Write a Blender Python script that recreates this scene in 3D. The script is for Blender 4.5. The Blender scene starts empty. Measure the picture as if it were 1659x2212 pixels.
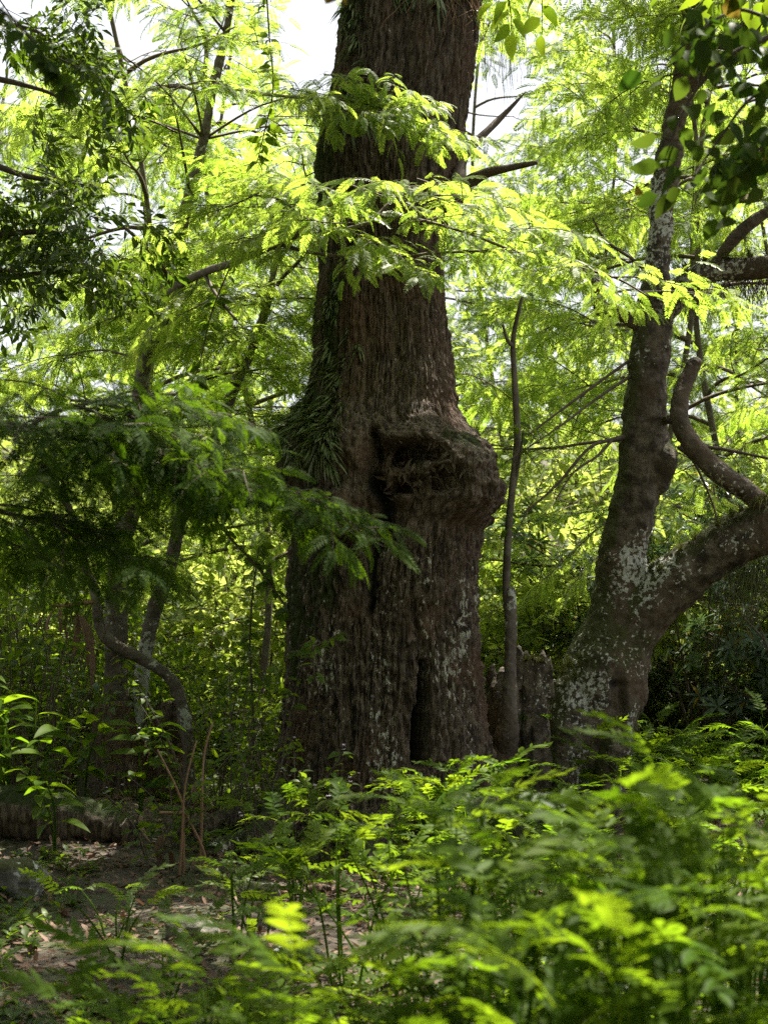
import bpy, math, random
import numpy as np
from mathutils import Vector, Matrix

rnd = random.Random(7)
rs = np.random.RandomState(11)
C = bpy.context.scene.collection
SC = bpy.context.scene

# ------------------------------------------------------------------ camera
PITCH = math.radians(4.4)
CAMZ = 1.5
cd = bpy.data.cameras.new('camera')
cam = bpy.data.objects.new('camera', cd)
C.objects.link(cam)
cam.location = (0, 0, CAMZ)
cam.rotation_euler = (math.pi / 2 + PITCH, 0, 0)
cd.sensor_fit = 'HORIZONTAL'
cd.sensor_width = 24.0
cd.lens = 50.0
cd.clip_start = 0.05
cd.clip_end = 1000
cd.dof.use_dof = True
cd.dof.focus_distance = 11.9
cd.dof.aperture_fstop = 3.5
SC.camera = cam

# ------------------------------------------------------------------ light
SUN_EL = math.radians(67)
SUN_AZ = math.radians(34)          # to the right of straight ahead (+Y)
w = bpy.data.worlds.new('World')
SC.world = w
w.use_nodes = True
nt = w.node_tree
nt.nodes.clear()
sky = nt.nodes.new('ShaderNodeTexSky')
sky.sky_type = 'NISHITA'
sky.sun_disc = False
sky.sun_elevation = SUN_EL
sky.sun_rotation = SUN_AZ
sky.dust_density = 3.0
sky.air_density = 1.0
hs = nt.nodes.new('ShaderNodeHueSaturation')
hs.inputs['Saturation'].default_value = 0.25
bg = nt.nodes.new('ShaderNodeBackground')
bg.inputs['Strength'].default_value = 0.06
wo = nt.nodes.new('ShaderNodeOutputWorld')
nt.links.new(sky.outputs[0], hs.inputs['Color'])
nt.links.new(hs.outputs[0], bg.inputs['Color'])
nt.links.new(bg.outputs[0], wo.inputs['Surface'])

sd = bpy.data.lights.new('sun', 'SUN')
sd.energy = 5.0
sd.angle = math.radians(0.55)
sd.color = (1.0, 0.94, 0.82)
sun = bpy.data.objects.new('sun', sd)
C.objects.link(sun)
sv = Vector((math.sin(SUN_AZ) * math.cos(SUN_EL), math.cos(SUN_AZ) * math.cos(SUN_EL), math.sin(SUN_EL)))
sun.rotation_euler = sv.to_track_quat('Z', 'Y').to_euler()
sun.location = (6, 10, 30)

SC.view_settings.view_transform = 'Standard'
SC.view_settings.look = 'None'
SC.view_settings.exposure = 2.05
SC.view_settings.gamma = 1.0
SC.render.engine = 'CYCLES'
SC.cycles.max_bounces = 7
SC.cycles.diffuse_bounces = 5
SC.cycles.glossy_bounces = 2
SC.cycles.transmission_bounces = 5
SC.cycles.transparent_max_bounces = 4
SC.cycles.caustics_reflective = False
SC.cycles.caustics_refractive = False
SC.cycles.sample_clamp_indirect = 4.0
SC.cycles.use_denoising = False
try:
    SC.cycles.denoiser = 'OPENIMAGEDENOISE'
except Exception:
    pass

# ------------------------------------------------------------------ maths
FQ = 3456.0
_F = np.array([0, math.cos(PITCH), math.sin(PITCH)])
_U = np.array([0, -math.sin(PITCH), math.cos(PITCH)])


def at(qx, qy, Y):
    """point of the place seen at (qx, qy) of a 1659 px wide picture, Y metres into the wood"""
    d = _F + (qx - 829.5) / FQ * np.array([1, 0, 0]) + (1106 - qy) / FQ * _U
    t = Y / d[1]
    return np.array([d[0] * t, Y, CAMZ + d[2] * t])


def proj(p):
    d = np.asarray(p, float) - np.array([0, 0, CAMZ])
    f = d @ _F
    return 829.5 + FQ * d[..., 0] / f, 1106 - FQ * (d @ _U) / f


def sstep(a, b, x):
    t = np.clip((x - a) / (b - a), 0, 1)
    return t * t * (3 - 2 * t)


def _hash(i, j, k, seed):
    n = (i * 374761393 + j * 668265263 + k * 2147483647 + seed * 1274126177) & 0xFFFFFFFF
    n = ((n ^ (n >> 13)) * 1274126177) & 0xFFFFFFFF
    n = ((n ^ (n >> 16)) * 2246822519) & 0xFFFFFFFF
    return ((n ^ (n >> 15)) & 0xFFFFFF) / float(0xFFFFFF)


def noise(x, y, z, seed=0):
    x, y, z = np.broadcast_arrays(np.asarray(x, float), np.asarray(y, float), np.asarray(z, float))
    xi, yi, zi = np.floor(x).astype(np.int64), np.floor(y).astype(np.int64), np.floor(z).astype(np.int64)
    fx, fy, fz = x - xi, y - yi, z - zi
    fx, fy, fz = [f * f * f * (f * (f * 6 - 15) + 10) for f in (fx, fy, fz)]
    r = 0
    for a in (0, 1):
        for b in (0, 1):
            for c in (0, 1):
                r = r + _hash(xi + a, yi + b, zi + c, seed) * (fx if a else 1 - fx) * (fy if b else 1 - fy) * (fz if c else 1 - fz)
    return r * 2 - 1


def fbm(x, y, z, seed=0, octv=3):
    s, a, f = 0, 1.0, 1.0
    for o in range(octv):
        s = s + a * noise(x * f, y * f, z * f, seed + o * 17)
        a *= 0.5
        f *= 2.03
    return s / 1.75


def unit(v):
    v = np.asarray(v, float)
    return v / (np.linalg.norm(v) + 1e-9)


def frame(d, up=(0, 0, 1)):
    """3x3 with columns X along d, Z as near to up as may be"""
    x = unit(d)
    y = np.cross(np.asarray(up, float), x)
    if np.linalg.norm(y) < 1e-4:
        y = np.cross(np.array([0.0, 1.0, 0.01]), x)
    y = unit(y)
    z = np.cross(x, y)
    return np.stack([x, y, z], 1)


def rotx(a):
    c, s = math.cos(a), math.sin(a)
    return np.array([[1, 0, 0], [0, c, -s], [0, s, c]])


def rotz(a):
    c, s = math.cos(a), math.sin(a)
    return np.array([[c, -s, 0], [s, c, 0], [0, 0, 1]])


def roty(a):
    c, s = math.cos(a), math.sin(a)
    return np.array([[c, 0, s], [0, 1, 0], [-s, 0, c]])


def spline(pts, n):
    P = np.asarray(pts, float)
    m = len(P)
    t = np.linspace(0, m - 1, n)
    i = np.clip(np.floor(t).astype(int), 0, m - 2)
    f = (t - i)[:, None]
    p0, p1, p2, p3 = P[np.clip(i - 1, 0, m - 1)], P[i], P[i + 1], P[np.clip(i + 2, 0, m - 1)]
    return 0.5 * (2 * p1 + (p2 - p0) * f + (2 * p0 - 5 * p1 + 4 * p2 - p3) * f ** 2 + (3 * p1 - p0 - 3 * p2 + p3) * f ** 3)


# ------------------------------------------------------------------ mesh tools
class MB:
    def __init__(self):
        self.v, self.q, self.t, self.qm, self.tm, self.r, self.n = [], [], [], [], [], [], 0

    def add(self, v, quads=None, tris=None, mat=0, r=0.5):
        v = np.asarray(v, float).reshape(-1, 3)
        self.v.append(v)
        self.r.append(np.broadcast_to(np.asarray(r, float), (len(v),)))
        if quads is not None and len(quads):
            q = np.asarray(quads, int).reshape(-1, 4) + self.n
            self.q.append(q)
            self.qm.append(np.full(len(q), mat))
        if tris is not None and len(tris):
            t = np.asarray(tris, int).reshape(-1, 3) + self.n
            self.t.append(t)
            self.tm.append(np.full(len(t), mat))
        self.n += len(v)

    def mesh(self, name, mats, smooth=True):
        v = np.concatenate(self.v)
        q = np.concatenate(self.q) if self.q else np.zeros((0, 4), int)
        t = np.concatenate(self.t) if self.t else np.zeros((0, 3), int)
        mi = np.concatenate(self.qm + self.tm) if (self.qm or self.tm) else np.zeros(0, int)
        m = bpy.data.meshes.new(name)
        m.vertices.add(len(v))
        m.vertices.foreach_set('co', v.astype(np.float32).ravel())
        m.loops.add(q.size + t.size)
        m.loops.foreach_set('vertex_index', np.concatenate([q.ravel(), t.ravel()]).astype(np.int32))
        m.polygons.add(len(q) + len(t))
        ls = np.concatenate([np.arange(len(q)) * 4, q.size + np.arange(len(t)) * 3]).astype(np.int32)
        m.polygons.foreach_set('loop_start', ls)
        m.polygons.foreach_set('material_index', mi.astype(np.int32))
        m.polygons.foreach_set('use_smooth', np.full(len(mi), smooth))
        m.update(calc_edges=True)
        a = m.attributes.new('rnd', 'FLOAT', 'POINT')
        a.data.foreach_set('value', np.concatenate(self.r).astype(np.float32))
        for x in mats:
            m.materials.append(x)
        return m

    def tube(self, pts, rad, k=6, n=None, mat=0, r=0.5, jit=0.0, cap=True, seed=0, smoothpath=True):
        P = np.asarray(pts, float)
        R = np.broadcast_to(np.asarray(rad, float), (len(P),))
        if n is None:
            n = max(4, len(P) * 3)
        if smoothpath and len(P) > 2:
            Q = spline(np.concatenate([P, R[:, None]], 1), n)
            P, R = Q[:, :3], np.maximum(Q[:, 3], 1e-4)
        n = len(P)
        T = np.gradient(P, axis=0)
        T /= np.linalg.norm(T, axis=1)[:, None] + 1e-9
        u = np.cross(T[0], [0.3, 0.9, 0.2])
        u = unit(u)
        ring = np.linspace(0, 2 * math.pi, k, endpoint=False)
        V = []
        for i in range(n):
            u = unit(u - T[i] * (u @ T[i]))
            b = np.cross(T[i], u)
            V.append(P[i] + R[i] * (np.cos(ring)[:, None] * u + np.sin(ring)[:, None] * b))
        V = np.concatenate(V)
        if jit:
            c = np.repeat(P, k, 0)
            d = V - c
            f = 1 + jit * fbm(V[:, 0] * 6, V[:, 1] * 6, V[:, 2] * 6, seed)
            V = c + d * f[:, None]
        a = (np.arange(n - 1)[:, None] * k + np.arange(k)[None, :])
        b = (np.arange(n - 1)[:, None] * k + (np.arange(k)[None, :] + 1) % k)
        quads = np.stack([a, b, b + k, a + k], -1).reshape(-1, 4)
        tris = []
        if cap:
            V = np.concatenate([V, P[:1], P[-1:]])
            for j in range(k):
                tris.append((n * k, (j + 1) % k, j))
                tris.append((n * k + 1, (n - 1) * k + j, (n - 1) * k + (j + 1) % k))
        self.add(V, quads, tris, mat, r)

    def leaves(self, tmpl, xf, mat=0, rr=None):
        """tmpl (verts, quads, tris); xf list of (origin, 3x3 incl. scale)"""
        if not xf:
            return
        v, q, t = tmpl
        O = np.array([x[0] for x in xf])
        M = np.array([x[1] for x in xf])
        V = np.einsum('nij,kj->nki', M, v) + O[:, None, :]
        N, K = len(xf), len(v)
        off = (np.arange(N) * K)[:, None, None]
        rr = rs.rand(N) if rr is None else rr
        self.add(V.reshape(-1, 3), (q[None] + off).reshape(-1, 4) if len(q) else None,
                 (t[None] + off).reshape(-1, 3) if len(t) else None, mat, np.repeat(rr, K))


# ------------------------------------------------------------------ materials
def leafmat(name, c1, c2, t1, t2, tf=0.5, rough=0.42, spec=0.4):
    spec *= 0.55
    rough += 0.08
    m = bpy.data.materials.new(name)
    m.use_nodes = True
    n, l = m.node_tree.nodes, m.node_tree.links
    n.clear()
    at_ = n.new('ShaderNodeAttribute'); at_.attribute_name = 'rnd'
    oi = n.new('ShaderNodeObjectInfo')
    ad = n.new('ShaderNodeMath'); ad.operation = 'MULTIPLY_ADD'
    ad.inputs[1].default_value = 0.6
    l.new(at_.outputs['Fac'], ad.inputs[0])
    mu = n.new('ShaderNodeMath'); mu.operation = 'MULTIPLY'; mu.inputs[1].default_value = 0.4
    l.new(oi.outputs['Random'], mu.inputs[0]); l.new(mu.outputs[0], ad.inputs[2])
    tc = n.new('ShaderNodeTexCoord')
    no = n.new('ShaderNodeTexNoise'); no.inputs['Scale'].default_value = 40
    l.new(tc.outputs['Object'], no.inputs['Vector'])
    ad2 = n.new('ShaderNodeMath'); ad2.operation = 'MULTIPLY_ADD'; ad2.inputs[1].default_value = 0.5
    l.new(no.outputs['Fac'], ad2.inputs[0])
    sb = n.new('ShaderNodeMath'); sb.operation = 'SUBTRACT'; sb.inputs[1].default_value = 0.25
    l.new(ad.outputs[0], sb.inputs[0]); l.new(sb.outputs[0], ad2.inputs[2])
    cr = n.new('ShaderNodeMix'); cr.data_type = 'RGBA'
    cr.inputs[6].default_value = (*c1, 1); cr.inputs[7].default_value = (*c2, 1)
    l.new(ad2.outputs[0], cr.inputs[0])
    ct = n.new('ShaderNodeMix'); ct.data_type = 'RGBA'
    ct.inputs[6].default_value = (*t1, 1); ct.inputs[7].default_value = (*t2, 1)
    l.new(ad2.outputs[0], ct.inputs[0])
    p = n.new('ShaderNodeBsdfPrincipled')
    p.inputs['Roughness'].default_value = rough
    p.inputs['Specular IOR Level'].default_value = spec
    l.new(cr.outputs[2], p.inputs['Base Color'])
    tr = n.new('ShaderNodeBsdfTranslucent')
    l.new(ct.outputs[2], tr.inputs['Color'])
    mx = n.new('ShaderNodeMixShader'); mx.inputs[0].default_value = tf
    l.new(p.outputs[0], mx.inputs[1]); l.new(tr.outputs[0], mx.inputs[2])
    o = n.new('ShaderNodeOutputMaterial')
    l.new(mx.outputs[0], o.inputs['Surface'])
    return m


def woodmat(name, ca, cb, cc, scale=(9, 9, 2.0), moss=(0.05, 0.07, 0.015), lich=(0.42, 0.44, 0.40), bump=0.5, bdist=0.02,
            lscale=16.0, lsize=0.5, lstretch=0.45, fine=70):
    """bark: attribute 'tint' holds (moss, lichen, char and other black) amounts"""
    m = bpy.data.materials.new(name)
    m.use_nodes = True
    n, l = m.node_tree.nodes, m.node_tree.links
    n.clear()
    tc = n.new('ShaderNodeTexCoord')

    def nz(sc, det=4, rough=0.6, vec=(1, 1, 1)):
        mp = n.new('ShaderNodeMapping'); mp.inputs['Scale'].default_value = vec
        l.new(tc.outputs['Object'], mp.inputs['Vector'])
        x = n.new('ShaderNodeTexNoise'); x.inputs['Scale'].default_value = sc
        x.inputs['Detail'].default_value = det; x.inputs['Roughness'].default_value = rough
        l.new(mp.outputs[0], x.inputs['Vector'])
        return x.outputs['Fac']

    def ramp(f, a, b):
        x = n.new('ShaderNodeMapRange'); x.inputs[1].default_value = a; x.inputs[2].default_value = b
        x.interpolation_type = 'SMOOTHSTEP'
        l.new(f, x.inputs[0])
        return x.outputs[0]

    def mix(f, a, b):
        x = n.new('ShaderNodeMix'); x.data_type = 'RGBA'
        l.new(f, x.inputs[0])
        for s, i in ((a, 6), (b, 7)):
            if isinstance(s, tuple):
                x.inputs[i].default_value = (*s, 1)
            else:
                l.new(s, x.inputs[i])
        return x.outputs[2]

    def mul(a, b):
        x = n.new('ShaderNodeMath'); x.operation = 'MULTIPLY'; x.use_clamp = True
        l.new(a, x.inputs[0])
        if isinstance(b, float):
            x.inputs[1].default_value = b
        else:
            l.new(b, x.inputs[1])
        return x.outputs[0]

    def addc(a, b):
        x = n.new('ShaderNodeMath'); x.operation = 'ADD'
        l.new(a, x.inputs[0])
        if isinstance(b, float):
            x.inputs[1].default_value = b
        else:
            l.new(b, x.inputs[1])
        return x.outputs[0]

    streak = nz(1.0, 5, 0.65, scale)
    big = nz(1.3, 3, 0.6)
    col = mix(ramp(streak, 0.36, 0.66), ca, cb)
    col = mix(ramp(big, 0.46, 0.68), col, cc)
    att = n.new('ShaderNodeAttribute'); att.attribute_name = 'tint'
    sp = n.new('ShaderNodeSeparateColor')
    l.new(att.outputs['Color'], sp.inputs[0])
    mossn = nz(14, 5, 0.7)
    mf = ramp(addc(sp.outputs[0], mossn), 0.85, 1.15)
    col = mix(mf, col, moss)
    ln = nz(lscale, 4, 0.6, (1, 1, lstretch))
    ln2 = nz(fine, 2, 0.6)
    la = addc(mul(sp.outputs[1], lsize), ln)
    la = addc(la, mul(ln2, 0.10))
    lf = ramp(la, 1.0, 1.04)
    col = mix(lf, col, lich)
    col = mix(sp.outputs[2], col, (0.010, 0.010, 0.012))
    p = n.new('ShaderNodeBsdfPrincipled')
    p.inputs['Roughness'].default_value = 0.78
    p.inputs['Specular IOR Level'].default_value = 0.3
    l.new(col, p.inputs['Base Color'])
    b1 = nz(1.0, 6, 0.7, tuple(s * 5 for s in scale))
    b2 = nz(fine, 4, 0.7)
    h = addc(b1, mul(b2, 0.6))
    bp = n.new('ShaderNodeBump'); bp.inputs['Strength'].default_value = bump; bp.inputs['Distance'].default_value = bdist
    l.new(h, bp.inputs['Height'])
    l.new(bp.outputs[0], p.inputs['Normal'])
    o = n.new('ShaderNodeOutputMaterial')
    l.new(p.outputs[0], o.inputs['Surface'])
    return m


M = {}
M['giant'] = woodmat('giant_bark', (0.040, 0.027, 0.018), (0.255, 0.195, 0.145), (0.165, 0.100, 0.064), (34, 34, 4.0), lich=(0.70, 0.68, 0.58), lscale=30, lsize=0.43, bump=1.0, bdist=0.03)
M['fork'] = woodmat('smooth_bark', (0.038, 0.029, 0.020), (0.175, 0.143, 0.106), (0.105, 0.074, 0.048), (10, 10, 10), moss=(0.060, 0.062, 0.018), lich=(0.52, 0.53, 0.47), lscale=30, lsize=0.49, lstretch=0.9, bump=0.9, bdist=0.02)
M['slim'] = woodmat('slender_bark', (0.085, 0.068, 0.055), (0.16, 0.14, 0.12), (0.11, 0.085, 0.065), (7, 7, 9), lscale=14, lstretch=1.0, bump=0.4, bdist=0.006)
M['twig'] = woodmat('twig_bark', (0.075, 0.055, 0.04), (0.12, 0.095, 0.075), (0.09, 0.065, 0.05), (20, 20, 20), bump=0.2, bdist=0.003)
M['dry'] = woodmat('dry_stalk', (0.23, 0.13, 0.075), (0.33, 0.22, 0.14), (0.26, 0.15, 0.09), (30, 30, 10), bump=0.3, bdist=0.003)
M['rock'] = woodmat('mossy_rock', (0.12, 0.11, 0.10), (0.22, 0.21, 0.19), (0.17, 0.15, 0.13), (5, 5, 5), moss=(0.06, 0.065, 0.02), lscale=12, lstretch=1, bump=0.6, bdist=0.03)
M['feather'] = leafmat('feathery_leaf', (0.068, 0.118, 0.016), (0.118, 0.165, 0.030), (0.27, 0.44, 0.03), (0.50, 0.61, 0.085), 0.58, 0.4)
M['feather_shade'] = leafmat('feathery_leaf_shade', (0.026, 0.056, 0.008), (0.050, 0.082, 0.010), (0.08, 0.18, 0.006), (0.17, 0.28, 0.010), 0.42, 0.5, 0.08)  # feather leaf again, with the near branch's shade put into darker colours
M['fern'] = leafmat('fern_leaf', (0.034, 0.075, 0.005), (0.075, 0.115, 0.010), (0.12, 0.26, 0.006), (0.30, 0.41, 0.014), 0.5, 0.42, 0.10)
M['broad'] = leafmat('broad_leaf', (0.036, 0.072, 0.010), (0.072, 0.108, 0.015), (0.14, 0.27, 0.010), (0.32, 0.43, 0.018), 0.45, 0.36, 0.3)
M['dark'] = leafmat('leathery_leaf', (0.032, 0.064, 0.014), (0.062, 0.098, 0.020), (0.09, 0.18, 0.010), (0.20, 0.28, 0.018), 0.4, 0.33, 0.5)
M['hang'] = leafmat('hanging_leaf', (0.028, 0.055, 0.010), (0.055, 0.080, 0.014), (0.035, 0.10, 0.006), (0.10, 0.15, 0.012), 0.4, 0.45, 0.15)
M['blue'] = leafmat('bluish_leaf', (0.075, 0.120, 0.075), (0.120, 0.165, 0.105), (0.08, 0.16, 0.04), (0.16, 0.25, 0.06), 0.28, 0.28, 0.8)
M['strap'] = leafmat('strap_leaf', (0.115, 0.155, 0.070), (0.190, 0.220, 0.110), (0.08, 0.14, 0.02), (0.14, 0.20, 0.03), 0.22, 0.35, 0.6)
M['moss'] = leafmat('moss_blade', (0.045, 0.055, 0.012), (0.085, 0.085, 0.022), (0.06, 0.08, 0.012), (0.14, 0.15, 0.02), 0.35, 0.7, 0.1)
M['lichenhair'] = leafmat('hanging_lichen', (0.10, 0.115, 0.045), (0.15, 0.16, 0.07), (0.14, 0.17, 0.04), (0.24, 0.26, 0.07), 0.35, 0.7, 0.1)
M['yellow'] = leafmat('yellow_leaf', (0.20, 0.13, 0.02), (0.26, 0.20, 0.03), (0.22, 0.15, 0.02), (0.30, 0.24, 0.03), 0.35, 0.5, 0.3)
M['litter'] = leafmat('dead_leaf', (0.10, 0.055, 0.035), (0.24, 0.16, 0.12), (0.08, 0.04, 0.02), (0.2, 0.11, 0.06), 0.15, 0.55, 0.3)
M['far'] = leafmat('far_leaf', (0.080, 0.120, 0.030), (0.12, 0.16, 0.045), (0.30, 0.42, 0.05), (0.54, 0.60, 0.13), 0.52, 0.5, 0.3)
M['flower'] = leafmat('pale_flower', (0.5, 0.45, 0.55), (0.65, 0.6, 0.65), (0.4, 0.35, 0.45), (0.5, 0.45, 0.5), 0.3, 0.6, 0.2)


def groundmat():
    m = bpy.data.materials.new('forest_soil')
    m.use_nodes = True
    n, l = m.node_tree.nodes, m.node_tree.links
    p = n['Principled BSDF']
    tc = n.new('ShaderNodeTexCoord')
    a = n.new('ShaderNodeTexNoise'); a.inputs['Scale'].default_value = 1.2; a.inputs['Detail'].default_value = 8
    b = n.new('ShaderNodeTexNoise'); b.inputs['Scale'].default_value = 22; b.inputs['Detail'].default_value = 6
    for x in (a, b):
        l.new(tc.outputs['Object'], x.inputs['Vector'])
    mx = n.new('ShaderNodeMix'); mx.data_type = 'RGBA'
    mx.inputs[6].default_value = (0.030, 0.022, 0.015, 1); mx.inputs[7].default_value = (0.080, 0.060, 0.042, 1)
    l.new(b.outputs['Fac'], mx.inputs[0])
    rp = n.new('ShaderNodeMapRange'); rp.inputs[1].default_value = 0.48; rp.inputs[2].default_value = 0.6
    l.new(a.outputs['Fac'], rp.inputs[0])
    m2 = n.new('ShaderNodeMix'); m2.data_type = 'RGBA'; m2.inputs[7].default_value = (0.045, 0.055, 0.016, 1)
    l.new(mx.outputs[2], m2.inputs[6]); l.new(rp.outputs[0], m2.inputs[0])
    l.new(m2.outputs[2], p.inputs['Base Color'])
    p.inputs['Roughness'].default_value = 0.9
    bp = n.new('ShaderNodeBump'); bp.inputs['Distance'].default_value = 0.05
    l.new(b.outputs['Fac'], bp.inputs['Height']); l.new(bp.outputs[0], p.inputs['Normal'])
    return m


M['ground'] = groundmat()

# ------------------------------------------------------------------ objects
ORG = {}


def tag(o, label, cat, group=None):
    o['label'] = label
    o['category'] = cat
    if group:
        o['group'] = group
    return o


def thing(name, label, cat, loc, group=None):
    o = bpy.data.objects.new(name, None)
    o.empty_display_size = 0.1
    C.objects.link(o)
    o.location = tuple(loc)
    ORG[o.name] = np.asarray(loc, float)
    return tag(o, label, cat, group)


def part(name, mesh, parent, world=False, loc=None, mat3=None):
    """mesh child. world: vertices are in world space. else loc (world) and mat3 (3x3 incl. scale)"""
    o = bpy.data.objects.new(name, mesh)
    C.objects.link(o)
    if parent is not None:
        o.parent = parent
    base = ORG.get(parent.name, np.zeros(3)) if parent is not None else np.zeros(3)
    if world:
        o.location = tuple(-base)
        ORG[o.name] = np.zeros(3)
    else:
        mm = Matrix(np.asarray(mat3).tolist()).to_4x4() if mat3 is not None else Matrix.Identity(4)
        mm.translation = Vector(tuple(np.asarray(loc, float) - base))
        o.matrix_basis = mm
        ORG[o.name] = np.asarray(loc, float)
    return o


def sub(name, mesh, parent, loc, mat3):
    """sub-part in the local space of a placed part"""
    o = bpy.data.objects.new(name, mesh)
    C.objects.link(o)
    o.parent = parent
    mm = Matrix(np.asarray(mat3).tolist()).to_4x4()
    mm.translation = Vector(tuple(loc))
    o.matrix_basis = mm
    return o


# ------------------------------------------------------------------ ground
def hgt(x, y):
    x = np.asarray(x, float); y = np.asarray(y, float)
    h = 0.10 * noise(x * 0.35, y * 0.35, 0.3, 3) + 0.05 * noise(x * 1.1, y * 1.1, 0.7, 5) + 0.02 * noise(x * 3.1, y * 3.1, 1.7, 9)
    h = h * sstep(1.0, 5.0, np.hypot(x, y))
    far = sstep(24, 75, y) * 11 + sstep(14, 60, np.abs(x)) * 6 + sstep(8, 60, -y) * 6
    return h + far + 0.16 * np.exp(-((x + 2.2) ** 2 / 1.6 + (y - 12.6) ** 2 / 2.2))


def hz(x, y):
    return float(hgt(x, y))


def build_ground():
    a = np.linspace(-1, 1, 221)
    gx = np.sign(a) * (np.abs(a) * 18 + np.abs(a) ** 4 * 160)
    gy = 14 + np.sign(a) * (np.abs(a) * 18 + np.abs(a) ** 4 * 160)
    X, Y = np.meshgrid(gx, gy)
    V = np.stack([X, Y, hgt(X, Y)], -1).reshape(-1, 3)
    n = len(a)
    i = (np.arange(n - 1)[:, None] * n + np.arange(n - 1)[None]).reshape(-1)
    mb = MB()
    mb.add(V, np.stack([i, i + 1, i + n + 1, i + n], -1))
    o = bpy.data.objects.new('ground', mb.mesh('ground', [M['ground']]))
    C.objects.link(o)
    o['kind'] = 'structure'


build_ground()


# ------------------------------------------------------------------ wood shapes
def set_tint(me, tint):
    a = me.attributes.new('tint', 'FLOAT_COLOR', 'POINT')
    t = np.concatenate([tint, np.ones((len(tint), 1))], 1)
    a.data.foreach_set('color', t.astype(np.float32).ravel())


def remeshed(mb, voxel, smooth=6):
    me = mb.mesh('tmp', [])
    o = bpy.data.objects.new('tmp', me)
    C.objects.link(o)
    r = o.modifiers.new('r', 'REMESH'); r.mode = 'VOXEL'; r.voxel_size = voxel
    s = o.modifiers.new('s', 'SMOOTH'); s.factor = 0.5; s.iterations = smooth
    dg = bpy.context.evaluated_depsgraph_get()
    dg.update()
    out = bpy.data.meshes.new_from_object(o.evaluated_get(dg))
    bpy.data.objects.remove(o)
    return out


def get_vn(me):
    n = len(me.vertices)
    v = np.zeros(n * 3, np.float32); me.vertices.foreach_get('co', v)
    me.update()
    nn = np.zeros(n * 3, np.float32); me.vertex_normals.foreach_get('vector', nn)
    return v.reshape(-1, 3).astype(float), nn.reshape(-1, 3).astype(float)


def woodify(me, name, mat, bark='smooth', amp=1.0, moss=0.5, lich=0.5, seed=1, extra=None):
    v, nn = get_vn(me)
    x, y, z = v.T
    d = 0.030 * amp * fbm(x * 2.6, y * 2.6, z * 2.6, seed, 3)
    if bark == 'smooth':
        d += 0.022 * amp * fbm(x * 5.5, y * 5.5, z * 5.5, seed + 2, 3)
        d += 0.014 * amp * fbm(x * 14, y * 14, z * 12, seed + 3, 3)
        rg = 1 - np.abs(noise(x * 9, y * 9, z * 15 + 3 * noise(x * 3, y * 3, z * 3, seed), seed + 5))
        d += 0.006 * amp * rg ** 3
        d += 0.004 * noise(x * 45, y * 45, z * 45, seed + 7)
    else:
        wx = 0.25 * noise(x * 3, y * 3, z * 2, seed + 2)
        rg = np.abs(noise((x + wx * .3) * 13, (y + wx * .3) * 13, z * 1.7, seed + 3))
        d += 0.045 * amp * (np.minimum(rg, 0.45) - 0.25)
        d += 0.012 * amp * fbm(x * 28, y * 28, z * 6, seed + 4, 3)
        d += 0.006 * noise(x * 50, y * 50, z * 40, seed + 7)
    tint = np.zeros((len(v), 3))
    big = fbm(x * 1.4, y * 1.4, z * 1.4, seed + 20, 3)
    tint[:, 0] = np.clip(moss * (0.15 + 0.7 * sstep(-0.1, 0.8, nn[:, 2]) + 0.5 * sstep(0.1, 0.9, -nn[:, 0]) + 0.6 * big), 0, 1)
    tint[:, 1] = np.clip(lich * (0.75 + 0.9 * fbm(x * 1.9, y * 1.9, z * 1.9, seed + 31, 3)), 0, 1)
    if extra is not None:
        de, tint = extra(v, nn, tint)
        d = d + de
    v = v + nn * d[:, None]
    me.vertices.foreach_set('co', v.astype(np.float32).ravel())
    me.polygons.foreach_set('use_smooth', np.ones(len(me.polygons), bool))
    me.name = name
    me.materials.clear()
    me.materials.append(mat)
    set_tint(me, tint)
    me.update()
    return me


def qpath(L, Y0=None):
    """[(qx,qy,halfwidth_q[,Y])] -> points, radii in metres"""
    P, R = [], []
    for e in L:
        Y = e[3] if len(e) > 3 else Y0
        P.append(at(e[0], e[1], Y))
        R.append(e[2] / FQ * Y)
    return np.array(P), np.array(R)


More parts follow.
